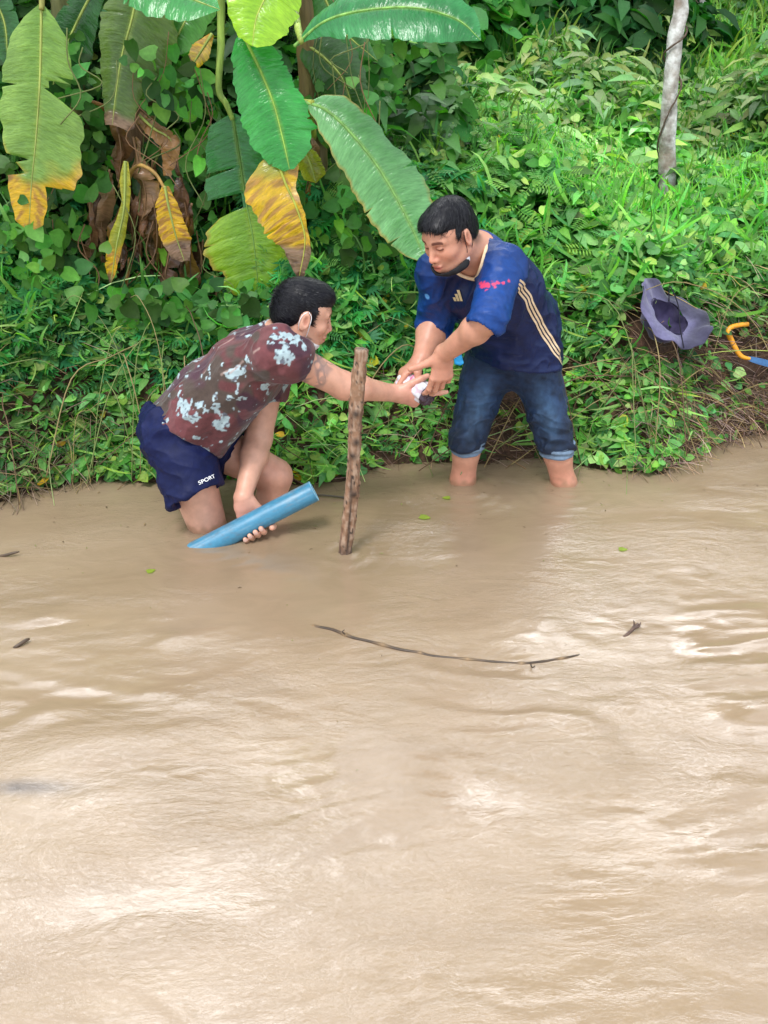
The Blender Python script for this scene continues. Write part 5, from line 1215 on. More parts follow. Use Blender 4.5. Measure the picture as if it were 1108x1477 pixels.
    for i, (x, y, par) in enumerate(spots):
        x0 = x + r.uniform(-8, 8); L = r.uniform(80, 130); bend = r.uniform(-22, 22); Y = r.uniform(3.66, 3.82); w = r.uniform(7, 17)
        bl('dry_leaf', [(x0, y - L * .5), (x0 + bend * .5, y - L * .15), (x0 + bend, y + L * .2), (x0 + bend * .6, y + L * .5)], Y, [(0, 2), (.3, w), (.7, w * .9), (1, 2)], [(0, 2), (.3, w * .8), (.6, w), (1, 2)], brown_leaf(i, ((.20, .095, .05), (.30, .17, .10), (.12, .06, .04))[i % 3]), par,
           face=(r.uniform(-.8, .8), -1, r.uniform(-.2, .4)), fold=r.uniform(-.8, .9), droop=r.uniform(-.3, .9), ripple=.008, n=40, seed=30 + i, rib=.004, ribcol=(.22, .13, .07), crumple=.06)
# ================================================================== GREENERY
def build_greenery():
    G1, G2, G3, G4, G5 = (.034, .115, .026), (.062, .180, .040), (.130, .25, .06), (.018, .085, .040), (.17, .28, .10)
    px = lambda x, y: 554 + x * 1500 / (y * .91 + .2)
    # bank face by the water: thin cover so that soil shows through
    def facemask(x, y, r):
        p = 1.15 - 1.1 * np.exp(-((x - .45) / .17) ** 2) - .95 * sst(.9, 1.15, x) * (y - edge_y(x) < .30) - .35 * sst(-1.1, -1.3, x) * (y - edge_y(x) < .12) - .6 * np.exp(-((x - .1) / .25) ** 2) * (y - edge_y(x) < .10)
        return r.uniform(0, 1, len(x)) < p * (.45 + .8 * fbm(np.stack([x * 7, y * 7, 0 * x], 1), 7, 2))
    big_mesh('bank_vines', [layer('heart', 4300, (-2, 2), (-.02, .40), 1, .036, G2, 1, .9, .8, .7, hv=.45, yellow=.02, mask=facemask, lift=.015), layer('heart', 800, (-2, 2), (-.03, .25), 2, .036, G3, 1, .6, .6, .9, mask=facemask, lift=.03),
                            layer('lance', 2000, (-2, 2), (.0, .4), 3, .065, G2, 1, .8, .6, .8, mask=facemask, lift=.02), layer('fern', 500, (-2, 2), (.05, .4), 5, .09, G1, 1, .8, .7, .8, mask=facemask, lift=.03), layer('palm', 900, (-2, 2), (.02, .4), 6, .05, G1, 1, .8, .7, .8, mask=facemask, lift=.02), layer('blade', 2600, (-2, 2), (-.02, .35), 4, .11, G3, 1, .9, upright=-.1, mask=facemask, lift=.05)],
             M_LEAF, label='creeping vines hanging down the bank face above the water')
    # crest and slope: leafy cover
    def notright(x, y, r): return r.uniform(0, 1, len(x)) < 1 - .5 * sst(1.0, 1.3, x) * (y - edge_y(x) < .5)
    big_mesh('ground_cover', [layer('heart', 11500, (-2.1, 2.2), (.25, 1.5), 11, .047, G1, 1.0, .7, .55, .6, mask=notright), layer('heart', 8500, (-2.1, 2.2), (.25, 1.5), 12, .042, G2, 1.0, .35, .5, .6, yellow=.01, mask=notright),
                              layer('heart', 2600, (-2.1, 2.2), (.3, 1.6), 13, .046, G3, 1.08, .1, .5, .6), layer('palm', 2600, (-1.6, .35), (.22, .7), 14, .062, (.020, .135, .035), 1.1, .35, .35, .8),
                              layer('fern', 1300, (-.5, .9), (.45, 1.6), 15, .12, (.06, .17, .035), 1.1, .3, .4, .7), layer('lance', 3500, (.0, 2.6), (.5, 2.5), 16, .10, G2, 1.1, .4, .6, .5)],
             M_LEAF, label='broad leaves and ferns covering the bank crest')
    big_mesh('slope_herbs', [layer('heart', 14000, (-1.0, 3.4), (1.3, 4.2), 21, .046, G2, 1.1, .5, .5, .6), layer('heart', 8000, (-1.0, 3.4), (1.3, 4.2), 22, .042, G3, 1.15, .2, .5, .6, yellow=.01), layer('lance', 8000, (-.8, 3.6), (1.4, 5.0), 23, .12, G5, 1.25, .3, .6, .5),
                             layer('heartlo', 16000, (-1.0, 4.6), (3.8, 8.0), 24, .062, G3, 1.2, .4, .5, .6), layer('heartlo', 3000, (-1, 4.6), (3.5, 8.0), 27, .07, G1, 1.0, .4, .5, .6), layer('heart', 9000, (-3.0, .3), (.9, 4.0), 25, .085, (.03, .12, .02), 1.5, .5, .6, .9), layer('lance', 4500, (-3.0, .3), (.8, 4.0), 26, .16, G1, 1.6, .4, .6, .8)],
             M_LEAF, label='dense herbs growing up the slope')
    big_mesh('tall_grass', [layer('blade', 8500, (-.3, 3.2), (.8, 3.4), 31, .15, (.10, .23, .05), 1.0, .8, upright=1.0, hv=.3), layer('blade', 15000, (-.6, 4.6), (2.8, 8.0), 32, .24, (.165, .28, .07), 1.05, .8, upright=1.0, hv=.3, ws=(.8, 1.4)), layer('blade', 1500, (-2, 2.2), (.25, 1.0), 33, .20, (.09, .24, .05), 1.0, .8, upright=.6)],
             M_GRASS, label='tall grass blades on the slope')
    # dry stalks and roots
    def drym(x, y, r): return r.uniform(0, 1, len(x)) < np.clip(.12 + 1.0 * sst(.75, 1.15, x) + .55 * sst(-1.0, -1.25, x) + .9 * np.exp(-((x - .45) / .2) ** 2) + .2 * np.exp(-(x / .3) ** 2), 0, 1)
    def drym2(x, y, r): return r.uniform(0, 1, len(x)) < np.clip(.05 + 1.0 * sst(.62, .8, x) * (1 - sst(1.2, 1.5, x)) + .3 * sst(-.7, -1.0, x), 0, 1)
    big_mesh('dry_stalks', [layer('straw', 4500, (-2, 2.3), (-.03, .28), 41, .10, (.11, .07, .045), .3, .9, .9, .6, hv=.5, mask=drym, lift=.012), layer('straw', 500, (-2, 2.2), (-.03, .45), 42, .13, (.22, .16, .09), .5, .8, .8, .6, hv=.4, mask=drym, lift=.03, ws=(.5, 1.)),
                            layer('straw', 2600, (.85, 2.0), (-.02, .36), 45, .09, (.19, .135, .09), .4, .9, .9, .6, hv=.45, lift=.015), layer('straw', 900, (-1.9, -.95), (-.02, .18), 46, .12, (.16, .12, .07), .4, .9, .9, .6, hv=.45, lift=.015), layer('straw', 110, (-1.9, 2.0), (-.02, .5), 43, .26, (.20, .27, .09), .8, .6, .6, .6, hv=.4, lift=.05, ws=(.3, .6)), layer('straw', 350, (-2, 2.0), (.2, .45), 44, .14, (.26, .20, .11), .7, .5, .6, .6, mask=drym2, lift=.02, ws=(.5, .9))],
             M_DRY, label='dry stalks and rootlets tangled along the water edge')
    # climbing vine among the bananas
    r = np.random.default_rng(77); pts = []; 
    for (x, y, sx, sy, Y, n) in ((240, 110, 40, 50, 3.74, 80), (110, 110, 22, 80, 3.74, 70), (285, 200, 20, 60, 3.82, 40), (120, 250, 30, 60, 3.78, 60), (60, 400, 60, 60, 3.62, 200), (480, 160, 50, 60, 3.9, 220), (520, 60, 60, 60, 4.1, 200), (500, 330, 60, 70, 3.7, 160), (270, 340, 30, 60, 3.86, 30), (20, 330, 30, 60, 3.7, 80), (255, 250, 30, 80, 3.84, 40), (90, 400, 30, 60, 3.66, 70), (330, 450, 40, 30, 3.55, 90), (200, 450, 60, 25, 3.56, 120)):
        for _ in range(n): pts.append(J(x + r.normal(0, sx * .7), y + r.normal(0, sy * .7), Y + r.normal(0, .09)))
    pts = np.array(pts); n = len(pts); up = np.stack([r.normal(0, .5, n), -1.2 + r.normal(0, .4, n), .7 + r.normal(0, .4, n)], 1); up /= np.linalg.norm(up, axis=1, keepdims=True)
    a_ = r.uniform(0, 6.28, n); d = np.stack([np.cos(a_), .1 * np.sin(a_), np.sin(a_) - .7], 1)
    sz = .052 * r.uniform(.45, 1.4, n); parts = [scatter('heart', pts, d, up, sz, col_var(n, r, (.045, .15, .025), .5), r.uniform(.8, 1.3, n))]
    big_mesh('climbing_vine', parts, M_LEAF, label='heart-leaved climbing vine trailing between the banana stems')
    mb = MB()
    for k in range(46):
        x = r.choice([90, 130, 110, 190, 240, 280, 300, 170, 40, 470, 520]) + r.normal(0, 22); y = r.uniform(-20, 380); L = r.uniform(60, 230); Y = 3.62 + r.uniform(-.06, .2)
        P = [J(x, y, Y), J(x + r.normal(0, 14), y + L * .35, Y - .02), J(x + r.normal(0, 22), y + L * .7, Y - .03), J(x + r.normal(0, 32), y + L, Y - .04)]
        mb.add(*tube(spline(P, 14), r.uniform(.0012, .0026), 5), (.16, .20, .07) if r.uniform() < .6 else (.22, .13, .07))
    for k in range(70):   # loose tendrils looping down the bank
        x = r.uniform(-1.35, 1.5); t0 = r.uniform(.08, .34); y0 = edge_y(x) + t0; z0 = float(bank_h(x, y0)) + r.uniform(.05, .18); dx = r.normal(0, .34); 
        P = [(x, y0, z0), (x + dx * .3, y0 - .10, z0 + r.uniform(-.02, .08)), (x + dx * .7, y0 - .10 - t0 * .4, z0 - r.uniform(.02, .12)), (x + dx, edge_y(x) - r.uniform(-.03, .10), max(.005, r.uniform(.0, .1)))]
        mb.add(*tube(spline(P, 16), r.uniform(.0010, .0022), 5), [(.20, .26, .09), (.32, .26, .12), (.15, .10, .06)][k % 3])
    o = mb.build('tendrils', M_DRY); tag(o, 'thin trailing stems looping down the bank', kind='stuff')
    # dark shrubs at the top of the slope
    def shrub(cx, cy, rx, ry, rz, n, size, base, label, seed, kind='lance'):
        r = np.random.default_rng(seed); z0 = float(bank_h(cx, cy)); root = empty('shrub', (cx, cy, z0), label, 'shrub', 'dark shrubs at the top of the slope')
        u = r.normal(0, 1, (n, 3)); u /= np.linalg.norm(u, axis=1, keepdims=True); u[:, 2] = np.abs(u[:, 2]); rad = r.uniform(.45, 1, n) ** .5
        nn = .75 + .5 * fbm(u * 2.2 + seed, 5, 2); p = np.array([cx, cy, z0]) + u * np.array([rx, ry, rz]) * (rad * nn)[:, None]
        up = u + r.normal(0, .5, (n, 3)); a_ = r.uniform(0, 6.28, n); d = np.stack([np.cos(a_), np.sin(a_), -.4 + 0 * a_], 1)
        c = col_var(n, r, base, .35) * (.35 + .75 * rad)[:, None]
        cr = big_mesh('foliage', [scatter(kind, p, d, up, size * r.uniform(.6, 1.3, n), c, r.uniform(.9, 1.5, n))], M_LEAF, kind=None)
        mb = MB()
        for k in range(9):
            e = np.array([cx + r.normal(0, rx * .5), cy + r.normal(0, ry * .4), z0 + rz * r.uniform(.6, .95)]); mb.add(*tube(spline([(cx + r.normal(0, .06), cy, z0 - .05), (cx + (e[0] - cx) * .4, cy, z0 + rz * .4), e], 12), np.linspace(.018, .005, 12), 6), (.10, .08, .05))
        st = mb.build('stem', M_DRY); adopt(root, [cr, st])
    shrub(1.25, 7.0, .85, .6, .75, 2300, .20, (.018, .085, .018), 'dark long-leaved shrub at the top of the slope, left of the grey trunk', 91)
    shrub(.15, 6.6, .9, .6, .75, 2300, .13, (.045, .17, .03), 'bushy green shrub at the top edge above the biggest banana leaf', 92, 'heart')
    shrub(3.35, 7.9, .9, .6, .8, 2000, .17, (.035, .14, .025), 'leafy shrub at the top right, right of the grey trunk', 93, 'heart')
def build_trees():
    # grey trunk wound with a vine
    def bark():
        t = NT('bark'); n1 = t.noise(22, 6); n2 = t.noise(7, 4); n3 = t.noise(70, 4)
        c = t.ramp(n1, [(.3, (.20, .17, .15)), (.48, (.40, .38, .35)), (.64, (.66, .66, .64))]); c = t.mix(t.maprange(n2, .5, .7), c, (.24, .17, .12))
        t.base(c, .8, .2); t.bump(t.math('ADD', n1, n3), .7, .006); return t.m
    MB_ = bark()
    bp = on_canopy(962, 278, .5, 4.0); TY = bp[1]; base = np.array([bp[0], TY, float(bank_h(bp[0], TY)) - .05])
    root = empty('tree', base, 'slim grey tree trunk wound with a dark vine, standing on the slope', 'tree')
    P = spline([base, bp, J(963, 200, TY), J(968, 120, TY + .01), J(975, 50, TY + .03), J(983, 0, TY + .05), J(992, -160, TY + .1), J(1010, -420, TY + .15), J(1010, -420, TY + .15) + (.12, .15, 1.5), J(1010, -420, TY + .15) + (.2, .4, 3.0)], 90)
    rr = np.interp(np.linspace(0, 1, 90), [0, .1, 1], [.040, .037, .022]); V, F = tube(P, rr, 18); V = V + (np.stack([vnoise(V * 18, i) for i in (1, 2, 3)], 1) - .5) * .012
    tr = new_mesh('trunk', V, F, MB_)
    top = P[-1]; r = np.random.default_rng(8); mb = MB()
    tips = []
    for k in range(9):
        a_ = k * .7 + r.uniform(0, .5); e = top + np.array([math.cos(a_) * r.uniform(.6, 1.4), math.sin(a_) * r.uniform(.6, 1.4), r.uniform(.5, 1.5)]); tips.append(e); mb.add(*tube(spline([P[-4 - k % 3], top + (e - top) * .5 + (0, 0, .1), e], 12), np.linspace(.022, .006, 12), 7))
    br = mb.build('branch', MB_)
    n = 5200; ci = r.integers(0, 9, n); u = r.normal(0, .36, (n, 3)); p = np.array(tips)[ci] + u; a_ = r.uniform(0, 6.28, n)
    cr = big_mesh('crown', [scatter('heartlo', p, np.stack([np.cos(a_), np.sin(a_), -.5 + 0 * a_], 1), r.normal(0, .5, (n, 3)) + (0, 0, 1), .10 * r.uniform(.6, 1.3, n), col_var(n, r, (.04, .14, .02), .3))], M_LEAF, kind=None)
    adopt(root, [tr, br, cr])
    # the vine that winds round the trunk
    W_ = []; 
    for i, s in enumerate(np.linspace(0, 1, 150)):
        k = 10 + s * 36; j = int(k); f = k - j; c = P[j] * (1 - f) + P[min(j + 1, 89)] * f; ra = .042; a0 = -1.2 + s * 15 + .8 * math.sin(s * 9); W_.append(c + np.array([math.cos(a0) * ra, math.sin(a0) * ra, 0]))
    V, F = tube(W_, .0038, 7); V = V + (np.stack([vnoise(V * 60, i) for i in (1, 2, 3)], 1) - .5) * .004
    vine = new_mesh('vine', V, F, simple_mat('dark_vine', (.10, .07, .05), .8, .2, 80, .4)); tag(vine, 'dark woody vine spiralling up the grey trunk', 'vine')
    # second slim trunk, only its foot in view
    b2 = J(1012, 14, 7.2); b2[2] = float(bank_h(b2[0], b2[1])); root = empty('tree', b2, 'pale slim tree at the top edge just right of the vine-wound grey trunk', 'tree')
    P2 = spline([b2, b2 + (0, .02, .6), b2 + (.04, .02, 2.4), b2 + (.3, .3, 6.0)], 24); V, F = tube(P2, np.linspace(.045, .03, 24), 12); t2 = new_mesh('trunk', V, F, MB_)
    n = 2600; p = P2[-1] + (0, 0, .5) + r.normal(0, .5, (n, 3)); a_ = r.uniform(0, 6.28, n)
    c2 = big_mesh('crown', [scatter('heartlo', p, np.stack([np.cos(a_), np.sin(a_), -.5 + 0 * a_], 1), r.normal(0, .5, (n, 3)) + (0, 0, 1), .12 * r.uniform(.6, 1.3, n), col_var(n, r, (.04, .14, .02), .3))], M_LEAF, kind=None); adopt(root, [t2, c2])
    # wood beyond the top of the slope: seen only mirrored in the water
    n = 16000; x = r.uniform(-14, 14, n); hh = 1.6 + 2.0 * vnoise(np.stack([x * .35, 0 * x, 0 * x], 1), 4); y = 11 + r.normal(0, 1.0, n); z = bank_h(x, np.minimum(y, 12)) + hh * r.uniform(0, 1, n) ** .8; a_ = r.uniform(0, 6.28, n)
    big_mesh('woodland', [scatter('heartlo', np.stack([x, y, z], 1), np.stack([np.cos(a_), np.sin(a_), -.5 + 0 * a_], 1), r.normal(0, .6, (n, 3)) + (0, -.6, .8), .55 * r.uniform(.6, 1.3, n), col_var(n, r, (.03, .11, .02), .35))], M_LEAF, label='wood closing off the slope behind')
# ================================================================== SMALL THINGS
def build_small():
    # stake
    b0, b1 = W(499, 797, 0), J(522.5, 503, 2.69); dv = nrm(b1 - b0); b0 = b0 - dv * .25; L = np.linalg.norm(b1 - b0)
    n, m = 28, 150; V = []; s = nrm(np.cross(dv, (0, 1, 0))); u = np.cross(s, dv)
    for i in range(m + 1):
        t = i / m; 
        for j in range(n):
            a_ = 2 * math.pi * j / n; rr = (.0210 - .001 * t) * (1 + .05 * math.sin(t * 17) + .04 * math.cos(2 * a_ + t * 4)); V.append(b0 + dv * (t * L) + (s * math.cos(a_) + u * math.sin(a_)) * rr + s * .004 * math.sin(t * 9) )
    V = np.array(V); th = np.tile(np.arange(n) * 2 * math.pi / n, m + 1); tt = np.repeat(np.linspace(0, 1, m + 1), n)
    C = np.stack([np.cos(th) * .45, np.sin(th) * .45, tt * 6], 1); n1 = fbm(C * np.array([5, 5, 2.2]), 3, 4); n2 = fbm(C * np.array([9, 9, 7]), 8, 4)
    N = V - (b0 + np.outer(tt * L, dv)); N /= np.linalg.norm(N, axis=1, keepdims=True) + 1e-9
    V = V + N * ((n1 - .5) * .010 + (n2 - .5) * .006 - .004 * (n1 > .58))[:, None]
    c = np.tile((.26, .145, .085), (len(V), 1)); c = mixc(c, (.40, .28, .20), sst(.48, .62, n2) * .8); c = mixc(c, (.15, .08, .05), sst(.54, .64, n1) * .8); z = V[:, 2]
    cr = np.exp(-((th - 4.6 + .3 * np.sin(tt * 8)) / .16) ** 2) * (z < .26); c = mixc(c, (.012, .009, .008), cr * .95); c = mixc(c, (.03, .02, .015), sst(.68, .72, fbm(C * np.array([7, 7, 12]), 18, 3)))
    c = mixc(c, (.07, .045, .035), sst(.06, .0, z) * .7)
    for kz, ka in ((.445, 4.7), (.36, 4.5), (.32, 4.9), (.20, 4.4)):
        d_ = np.hypot((z - kz) / .012, ((th - ka + math.pi) % (2 * math.pi) - math.pi) / .45); c = mixc(c, (.03, .02, .015), np.exp(-d_ ** 2)); V = V + N * (.006 * np.exp(-(d_ * .8) ** 2))[:, None]
    i = (np.arange(m)[:, None] * n + np.arange(n)[None]); j = (np.arange(m)[:, None] * n + (np.arange(n)[None] + 1) % n); F = np.stack([i, j, j + n, i + n], -1).reshape(-1, 4)
    V = np.vstack([V, [b1 + dv * .002]]); top = [[m * n + k, m * n + (k + 1) % n, len(V) - 1] for k in range(n)]
    F = [list(map(int, f)) for f in F] + top; c = np.vstack([c, (.10, .08, .07)])
    o = new_mesh('wooden_stake', V, F, attr_mat('wet_wood', .55, .4, 60, .7, .45, .003), None, col=c); tag(o, 'weathered wooden stake with flaking bark, standing upright out of the water between the two people', 'stake')
    # floating branch
    def branch(name, pts, rad, col, label, cat, knots=0, twigs=()):
        P = spline(pts, 70); V, F = tube(P, np.interp(np.linspace(0, 1, 70), np.linspace(0, 1, len(rad)), rad), 9)
        base = np.tile(col, (len(V), 1)) * (.5 + 1.0 * fbm(V * 40, 3, 3))[:, None]
        mb = MB(); mb.V.append(V); mb.F += F; mb.n = len(V); 
        L = np.repeat(np.arange(70), 9); 
        for k in range(knots):
            q = int((k + .6) / knots * 68); d_ = np.exp(-(np.abs(L - q) / .9) ** 2); base[:len(L)] = mixc(base[:len(L)], (.30, .19, .09), d_ * .7); V[:len(L)] += (V[:len(L)] - P[L]) * (d_ * .45)[:, None]
        mb.C.append(base)
        for tw in twigs: mb.add(*tube(spline(tw, 10), np.linspace(rad[-1], .0012, 10), 6), np.array(col) * .9)
        o = mb.build(name, attr_mat('wet_twig', .45, .5, 60, .4)); tag(o, label, cat); return o
    z = .003
    z = .002
    branch('branch', [W(425, 899, -.022), W(452, 903, -.002), W(480, 908, z), W(508, 919, z), W(534, 925, z), W(575, 936, z + .001), W(605, 941, z), W(625, 946, z), W(680, 951, z), W(735, 956, z), W(765, 956, z + .003), W(797, 952, z), W(828, 946, z), W(846, 943, -.004), W(870, 936, -.014)],
           [.0032, .0040, .0042, .0040, .0040, .0038, .0036, .0034, .0036, .0042, .0034, .0028, .0020], (.055, .034, .020), 'long thin jointed branch floating half sunk across the water', 'branch', 8, [[W(765, 956, z), W(768, 962, z + .01), W(772, 960, z + .012)], [W(500, 916, z), W(494, 911, z + .012), W(497, 908, z + .014)]])
    branch('twig', [W(880, 928, -.02), W(897, 921, -.003), W(912, 908, .008), W(921, 899, .02)], [.005, .005, .0045, .004], (.09, .05, .035), 'dark forked twig end sticking out of the water right of the floating branch', 'twig', 0, [[W(912, 908, .008), W(915, 900, .02), W(914, 894, .032)], [W(915, 905, .012), W(922, 903, .016), W(924, 897, .024)]])
    branch('twig', [W(16, 938, -.01), W(24, 932, .004), W(36, 924, .010), W(42, 921, .008)], [.004, .005, .005, .003], (.08, .05, .03), 'short dark twig floating near the left edge, the lower of two', 'twig')
    branch('twig', [W(-8, 803, -.004), W(8, 800, .006), W(20, 797, .012), W(28, 795, .014)], [.004, .004, .004, .002], (.08, .05, .03), 'short dark twig at the left edge, the upper of two', 'twig')
    branch('twig', [W(450, 713, .004), W(470, 714, .008), W(496, 717, .004), W(510, 721, -.004)], [.003, .003, .003, .002], (.06, .045, .03), 'thin dark twig in the water between the pipe end and the stake', 'twig')
    # floating leaf scraps
    r = np.random.default_rng(4)
    lab = {(606, 744): 'pale green leaf floating right of the stake', (649, 717): 'small yellow-green leaf floating in front of the rolled-up jeans', (893, 791): 'small pale leaf floating far right of the stake', (212, 824): 'tiny yellow leaf scrap floating at the left below the kneeling person', (603, 741): ''}
    for (x, y), l in lab.items():
        if not l: continue
        p = W(x, y, .004); a_ = r.uniform(0, 6.28); V, F, C = scatter('heart', p[None], np.array([[math.cos(a_), math.sin(a_), .02]]), np.array([[0, 0, 1.]]), np.array([.036 if x == 606 else .026]), np.array([[.30, .38, .05]]), 1.0, np.array([.25]))
        V = V.copy(); V[:, 2] = np.maximum(V[:, 2], .0025); F = [f[:3].tolist() if f[2] == f[3] else f.tolist() for f in F]
        o = new_mesh('floating_leaf', V, F, M_LEAF, None, col=C); tag(o, l, 'leaf', 'leaves floating on the water')
    mb = MB()
    for k in range(260):   # flecks of debris
        x = r.uniform(-1.7, 1.7); y = min(edge_y(x) - abs(r.normal(0, .35)) + .02, 3.45) if k < 170 else r.uniform(1.6, 3.0); a_ = r.uniform(0, 6.28); l = r.uniform(.002, .008) * (1 if k < 170 else .6); w = l * r.uniform(.15, .5); c, s_ = math.cos(a_), math.sin(a_)
        mb.add([(x + c * l, y + s_ * l, .0035), (x - s_ * w, y + c * w, .0045), (x - c * l, y - s_ * l, .0035), (x + s_ * w, y - c * w, .0045)], [[0, 1, 2, 3]], [(.10, .07, .04), (.16, .20, .05), (.25, .18, .09)][k % 3])
    o = mb.build('debris', M_DRY, smooth=False); tag(o, 'flecks of plant debris floating on the water', kind='stuff')
    # bucket hat
    cc_ = on_canopy(966, 455, .9); HY = cc_[1] - .10; c = J(966, 455, HY); e1 = nrm(J(1012, 488, HY - .03) - J(925, 418, HY + .05)); cam_ = np.array([0, 0, CAMH]); vd = nrm(cam_ - c)
    e2 = nrm(np.cross(e1, vd)); nrm_ = nrm(vd * .50 + np.cross(e1, vd) * (.83 if np.cross(e1, vd)[2] > 0 else -.83)); e2 = np.cross(nrm_, e1)
    root = empty('bucket_hat', c, 'purple-grey wide-brimmed hat lying upside down on the leaves of the bank', 'hat')
    def rev(prof, seed, wob=.012):
        V = []; n = 72
        for (rr, h) in prof:
            for j in range(n):
                a_ = 2 * math.pi * j / n; w = sst(.08, .16, rr); x_ = math.cos(a_) * rr * 1.0; y_ = math.sin(a_) * rr * .92
                fold = w * (wob * math.sin(2 * a_ + seed) * 1.8 + wob * .7 * math.sin(5 * a_ + seed * 2) + .5 * wob * math.sin(9 * a_))
                V.append(c + e1 * x_ + e2 * y_ + nrm_ * (h + fold))
        m = len(prof); F = [[i * n + j, i * n + (j + 1) % n, (i + 1) * n + (j + 1) % n, (i + 1) * n + j] for i in range(m - 1) for j in range(n)]
        return np.array(V), F
    V, F = rev([(.078, 0), (.09, .004), (.105, .010), (.12, .016), (.135, .020), (.148, .022), (.151, .0205), (.148, .0195), (.135, .017), (.12, .013), (.105, .007), (.09, .001), (.080, -.004)], 1.0, .014)
    V = V + (np.stack([fbm(V * 17, i + 40, 2) for i in (1, 2, 3)], 1) - .5) * .030
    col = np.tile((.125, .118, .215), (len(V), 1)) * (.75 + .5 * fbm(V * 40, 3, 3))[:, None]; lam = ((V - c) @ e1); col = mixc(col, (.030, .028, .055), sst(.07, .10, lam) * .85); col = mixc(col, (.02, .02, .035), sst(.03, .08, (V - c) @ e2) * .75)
    brim = new_mesh('brim', V, F, M_CLOTH, None, col=col)
    V, F = rev([(.080, 0), (.081, -.02), (.078, -.045), (.070, -.068), (.055, -.082), (.03, -.086), (.002, -.086)], 2.0); V = V + (np.stack([fbm(V * 24, i, 2) for i in (1, 2, 3)], 1) - .5) * .03
    col = np.tile((.055, .045, .11), (len(V), 1)) * (.5 + 1.0 * fbm(V * 30, 3, 3))[:, None]; crown = new_mesh('crown', V, F, M_CLOTH, None, col=col)
    st = MB(); st.add(*tube(spline([c + e1 * -.03 + e2 * .07, c + e1 * -.06 + e2 * .10 + nrm_ * .03, c + e1 * .0 + e2 * .03 + nrm_ * .035, c + e1 * .05 + e2 * -.03 + nrm_ * .01, c + e1 * .10 - e2 * .10], 24), .0022, 6), (.02, .02, .03)); cord = st.build('chin_cord', M_DRY)
    adopt(root, [brim, crown, cord])
    # garden tool with orange handle
    TL = on_canopy(1070, 495, .9)[1] - .05; K = lambda x, y, q: J(x, y, q - 3.65 + TL)
    pts = [K(1079, 467, 3.68), K(1068, 468, 3.67), K(1056, 471, 3.66), K(1051, 475, 3.655), K(1051, 481, 3.65), K(1055, 490, 3.65), K(1061, 502, 3.64), K(1067, 511, 3.635), K(1073, 515, 3.63), K(1082, 517, 3.63)]
    root = empty('hand_saw', pts[3], 'orange-handled blue saw lying on the bank at the right edge', 'saw')
    V, F = tube(spline(pts, 60), np.interp(np.linspace(0, 1, 60), [0, .3, .5, .8, 1], [.0085, .009, .0105, .009, .006]), 12); h = new_mesh('handle', V, F, simple_mat('orange_plastic', (.78, .33, .02), .4, .5, 50, .12))
    a0, a1 = K(1078, 516, 3.635), K(1150, 535, 3.62); d = nrm(a1 - a0); w = nrm(np.cross(d, nrm(cam_ - a0))); t_ = np.cross(d, w)
    mb = MB(); Vb = []
    for q, (s0, ww) in enumerate(((0, .007), (.02, .010), (.05, .012), (.12, .012), (.18, .010))):
        for e, f in ((-1, -1), (1, -1), (1, 1), (-1, 1)): Vb.append(a0 + d * s0 + w * ww * e + t_ * .0035 * f)
    Fb = [[4 * i + j, 4 * i + (j + 1) % 4, 4 * i + 4 + (j + 1) % 4, 4 * i + 4 + j] for i in range(4) for j in range(4)] + [[3, 2, 1, 0], [16, 17, 18, 19]]
    mb.add(Vb, Fb); bld = mb.build('blade', simple_mat('blue_steel', (.05, .15, .34), .45, .5, 60, .25, .2, .3), smooth=False)
    adopt(root, [h, bld])
    g2 = None #, *tube(spline([K(1094, 497, 3.66), K(1100, 503, 3.65), K(1112, 512, 3.64)], 10), .006, 8), h.data.materials[0]); adopt(root, [h, bld])
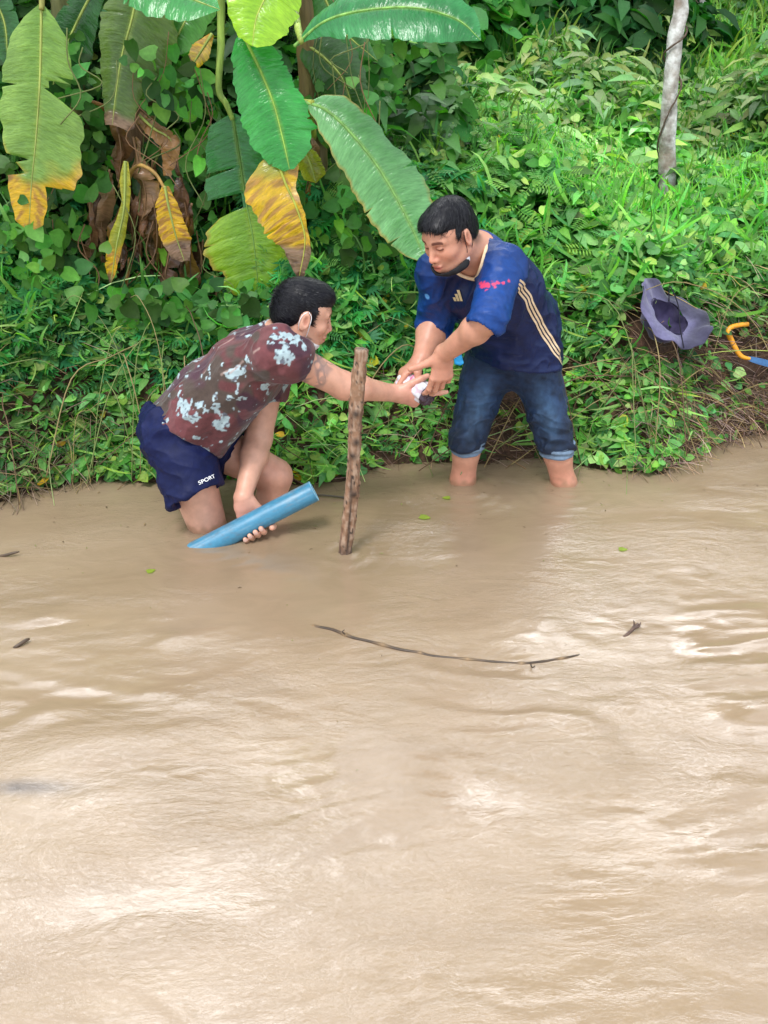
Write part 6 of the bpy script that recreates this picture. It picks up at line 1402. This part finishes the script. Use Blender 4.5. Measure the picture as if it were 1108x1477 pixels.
# ================================================================== LIGHT
def build_light():
    w = bpy.data.worlds.new('World'); scn.world = w; w.use_nodes = True; t = w.node_tree; bg = t.nodes['Background']
    EL, AZ = R(60), R(205)
    sky = t.nodes.new('ShaderNodeTexSky'); sky.sky_type = 'NISHITA'; sky.sun_disc = False; sky.sun_elevation = EL; sky.sun_rotation = AZ; sky.dust_density = 4; sky.air_density = 1.2
    tc = t.nodes.new('ShaderNodeTexCoord'); mp = t.nodes.new('ShaderNodeMapping'); mp.inputs['Scale'].default_value = (1, 1, 2.2); t.links.new(tc.outputs['Generated'], mp.inputs[0])
    nz = t.nodes.new('ShaderNodeTexNoise'); nz.inputs['Scale'].default_value = 2.3; nz.inputs['Detail'].default_value = 7; nz.inputs['Distortion'].default_value = .6; t.links.new(mp.outputs[0], nz.inputs['Vector'])
    rp = t.nodes.new('ShaderNodeValToRGB'); e = rp.color_ramp.elements; e[0].position = .30; e[0].color = (8.5, 9.8, 11.4, 1); e[1].position = .72; e[1].color = (24, 24.8, 26, 1); t.links.new(nz.outputs['Fac'], rp.inputs['Fac'])
    mx = t.nodes.new('ShaderNodeMix'); mx.data_type = 'RGBA'; mx.inputs[0].default_value = .82; t.links.new(sky.outputs[0], mx.inputs[6]); t.links.new(rp.outputs[0], mx.inputs[7]); 
    # broad patchy glow added to the sky over the far bank, for water glints
    vd = t.nodes.new('ShaderNodeVectorMath'); vd.operation = 'DOT_PRODUCT'; g = nrm((.08, .70, .70)); vd.inputs[1].default_value = tuple(g); t.links.new(tc.outputs['Generated'], vd.inputs[0])
    mr = t.nodes.new('ShaderNodeMapRange'); mr.inputs[1].default_value = .72; mr.inputs[2].default_value = 1.0; mr.inputs[3].default_value = 0; mr.inputs[4].default_value = 1; mr.interpolation_type = 'SMOOTHSTEP'; t.links.new(vd.outputs['Value'], mr.inputs[0])
    n2 = t.nodes.new('ShaderNodeTexNoise'); n2.inputs['Scale'].default_value = 8.0; n2.inputs['Detail'].default_value = 4; t.links.new(mp.outputs[0], n2.inputs['Vector'])
    r2 = t.nodes.new('ShaderNodeValToRGB'); r2.color_ramp.elements[0].position = .49; r2.color_ramp.elements[0].color = (0, 0, 0, 1); r2.color_ramp.elements[1].position = .56; r2.color_ramp.elements[1].color = (26, 26, 26.5, 1); t.links.new(n2.outputs['Fac'], r2.inputs['Fac'])
    ml = t.nodes.new('ShaderNodeVectorMath'); ml.operation = 'SCALE'; t.links.new(r2.outputs['Color'], ml.inputs[0]); t.links.new(mr.outputs[0], ml.inputs['Scale'])
    last = mx.outputs[2]
    for az, el, c0, c1, st in ((13, 41, 8, 3, 105), (-15, 45, 9, 3, 95), (-26, 62, 24, 4, 5), (22, 36, 7, 3, 40)):   # bright sky lobes added out of view to throw glints on the water
        v2 = t.nodes.new('ShaderNodeVectorMath'); v2.operation = 'DOT_PRODUCT'; v2.inputs[1].default_value = (math.sin(R(az)) * math.cos(R(el)), math.cos(R(az)) * math.cos(R(el)), math.sin(R(el))); t.links.new(tc.outputs['Generated'], v2.inputs[0])
        m2 = t.nodes.new('ShaderNodeMapRange'); m2.interpolation_type = 'SMOOTHSTEP'; m2.inputs[1].default_value = math.cos(R(c0)); m2.inputs[2].default_value = math.cos(R(c1)); m2.inputs[4].default_value = st; t.links.new(v2.outputs['Value'], m2.inputs[0])
        a2 = t.nodes.new('ShaderNodeVectorMath'); a2.operation = 'ADD'; t.links.new(last, a2.inputs[0]); t.links.new(m2.outputs[0], a2.inputs[1]); last = a2.outputs[0]
    ad = t.nodes.new('ShaderNodeVectorMath'); ad.operation = 'ADD'; t.links.new(last, ad.inputs[0]); t.links.new(ml.outputs[0], ad.inputs[1]); t.links.new(ad.outputs[0], bg.inputs[0]); bg.inputs[1].default_value = .10
    l = bpy.data.lights.new('sun', 'SUN'); l.energy = 2.6; l.angle = R(16); l.color = (1, .985, .96); o = bpy.data.objects.new('sun', l); COL.objects.link(o)
    # sky azimuth: rotation measured from +Y towards +X
    d = Vector((math.sin(AZ) * math.cos(EL), math.cos(AZ) * math.cos(EL), math.sin(EL))); o.rotation_euler = d.to_track_quat('Z', 'Y').to_euler(); o.location = d * 20
    scn.view_settings.view_transform = 'Standard'; scn.view_settings.look = 'None'; scn.view_settings.exposure = 0; scn.view_settings.gamma = 1
    try: scn.cycles.max_bounces = 8; scn.cycles.transparent_max_bounces = 12; scn.cycles.use_denoising = True
    except Exception: pass
hat_spot = on_canopy(966, 455, .9); CLEAR.append((J(966, 455, hat_spot[1] - .08), .15)); CLEAR.append((J(1000, 485, hat_spot[1] - .1), .10))
tool_spot = on_canopy(1070, 495, .9); CLEAR.append((J(1070, 492, tool_spot[1] - .05), .085)); CLEAR.append((J(1100, 515, tool_spot[1] - .05), .08)); CLEAR.append((J(962, 262, on_canopy(962, 278, .5, 4.0)[1]), .07))
build_light(); build_ground(); build_water(); build_greenery(); build_trees(); build_bananas(); build_small()
build_A(); build_B(); build_held()
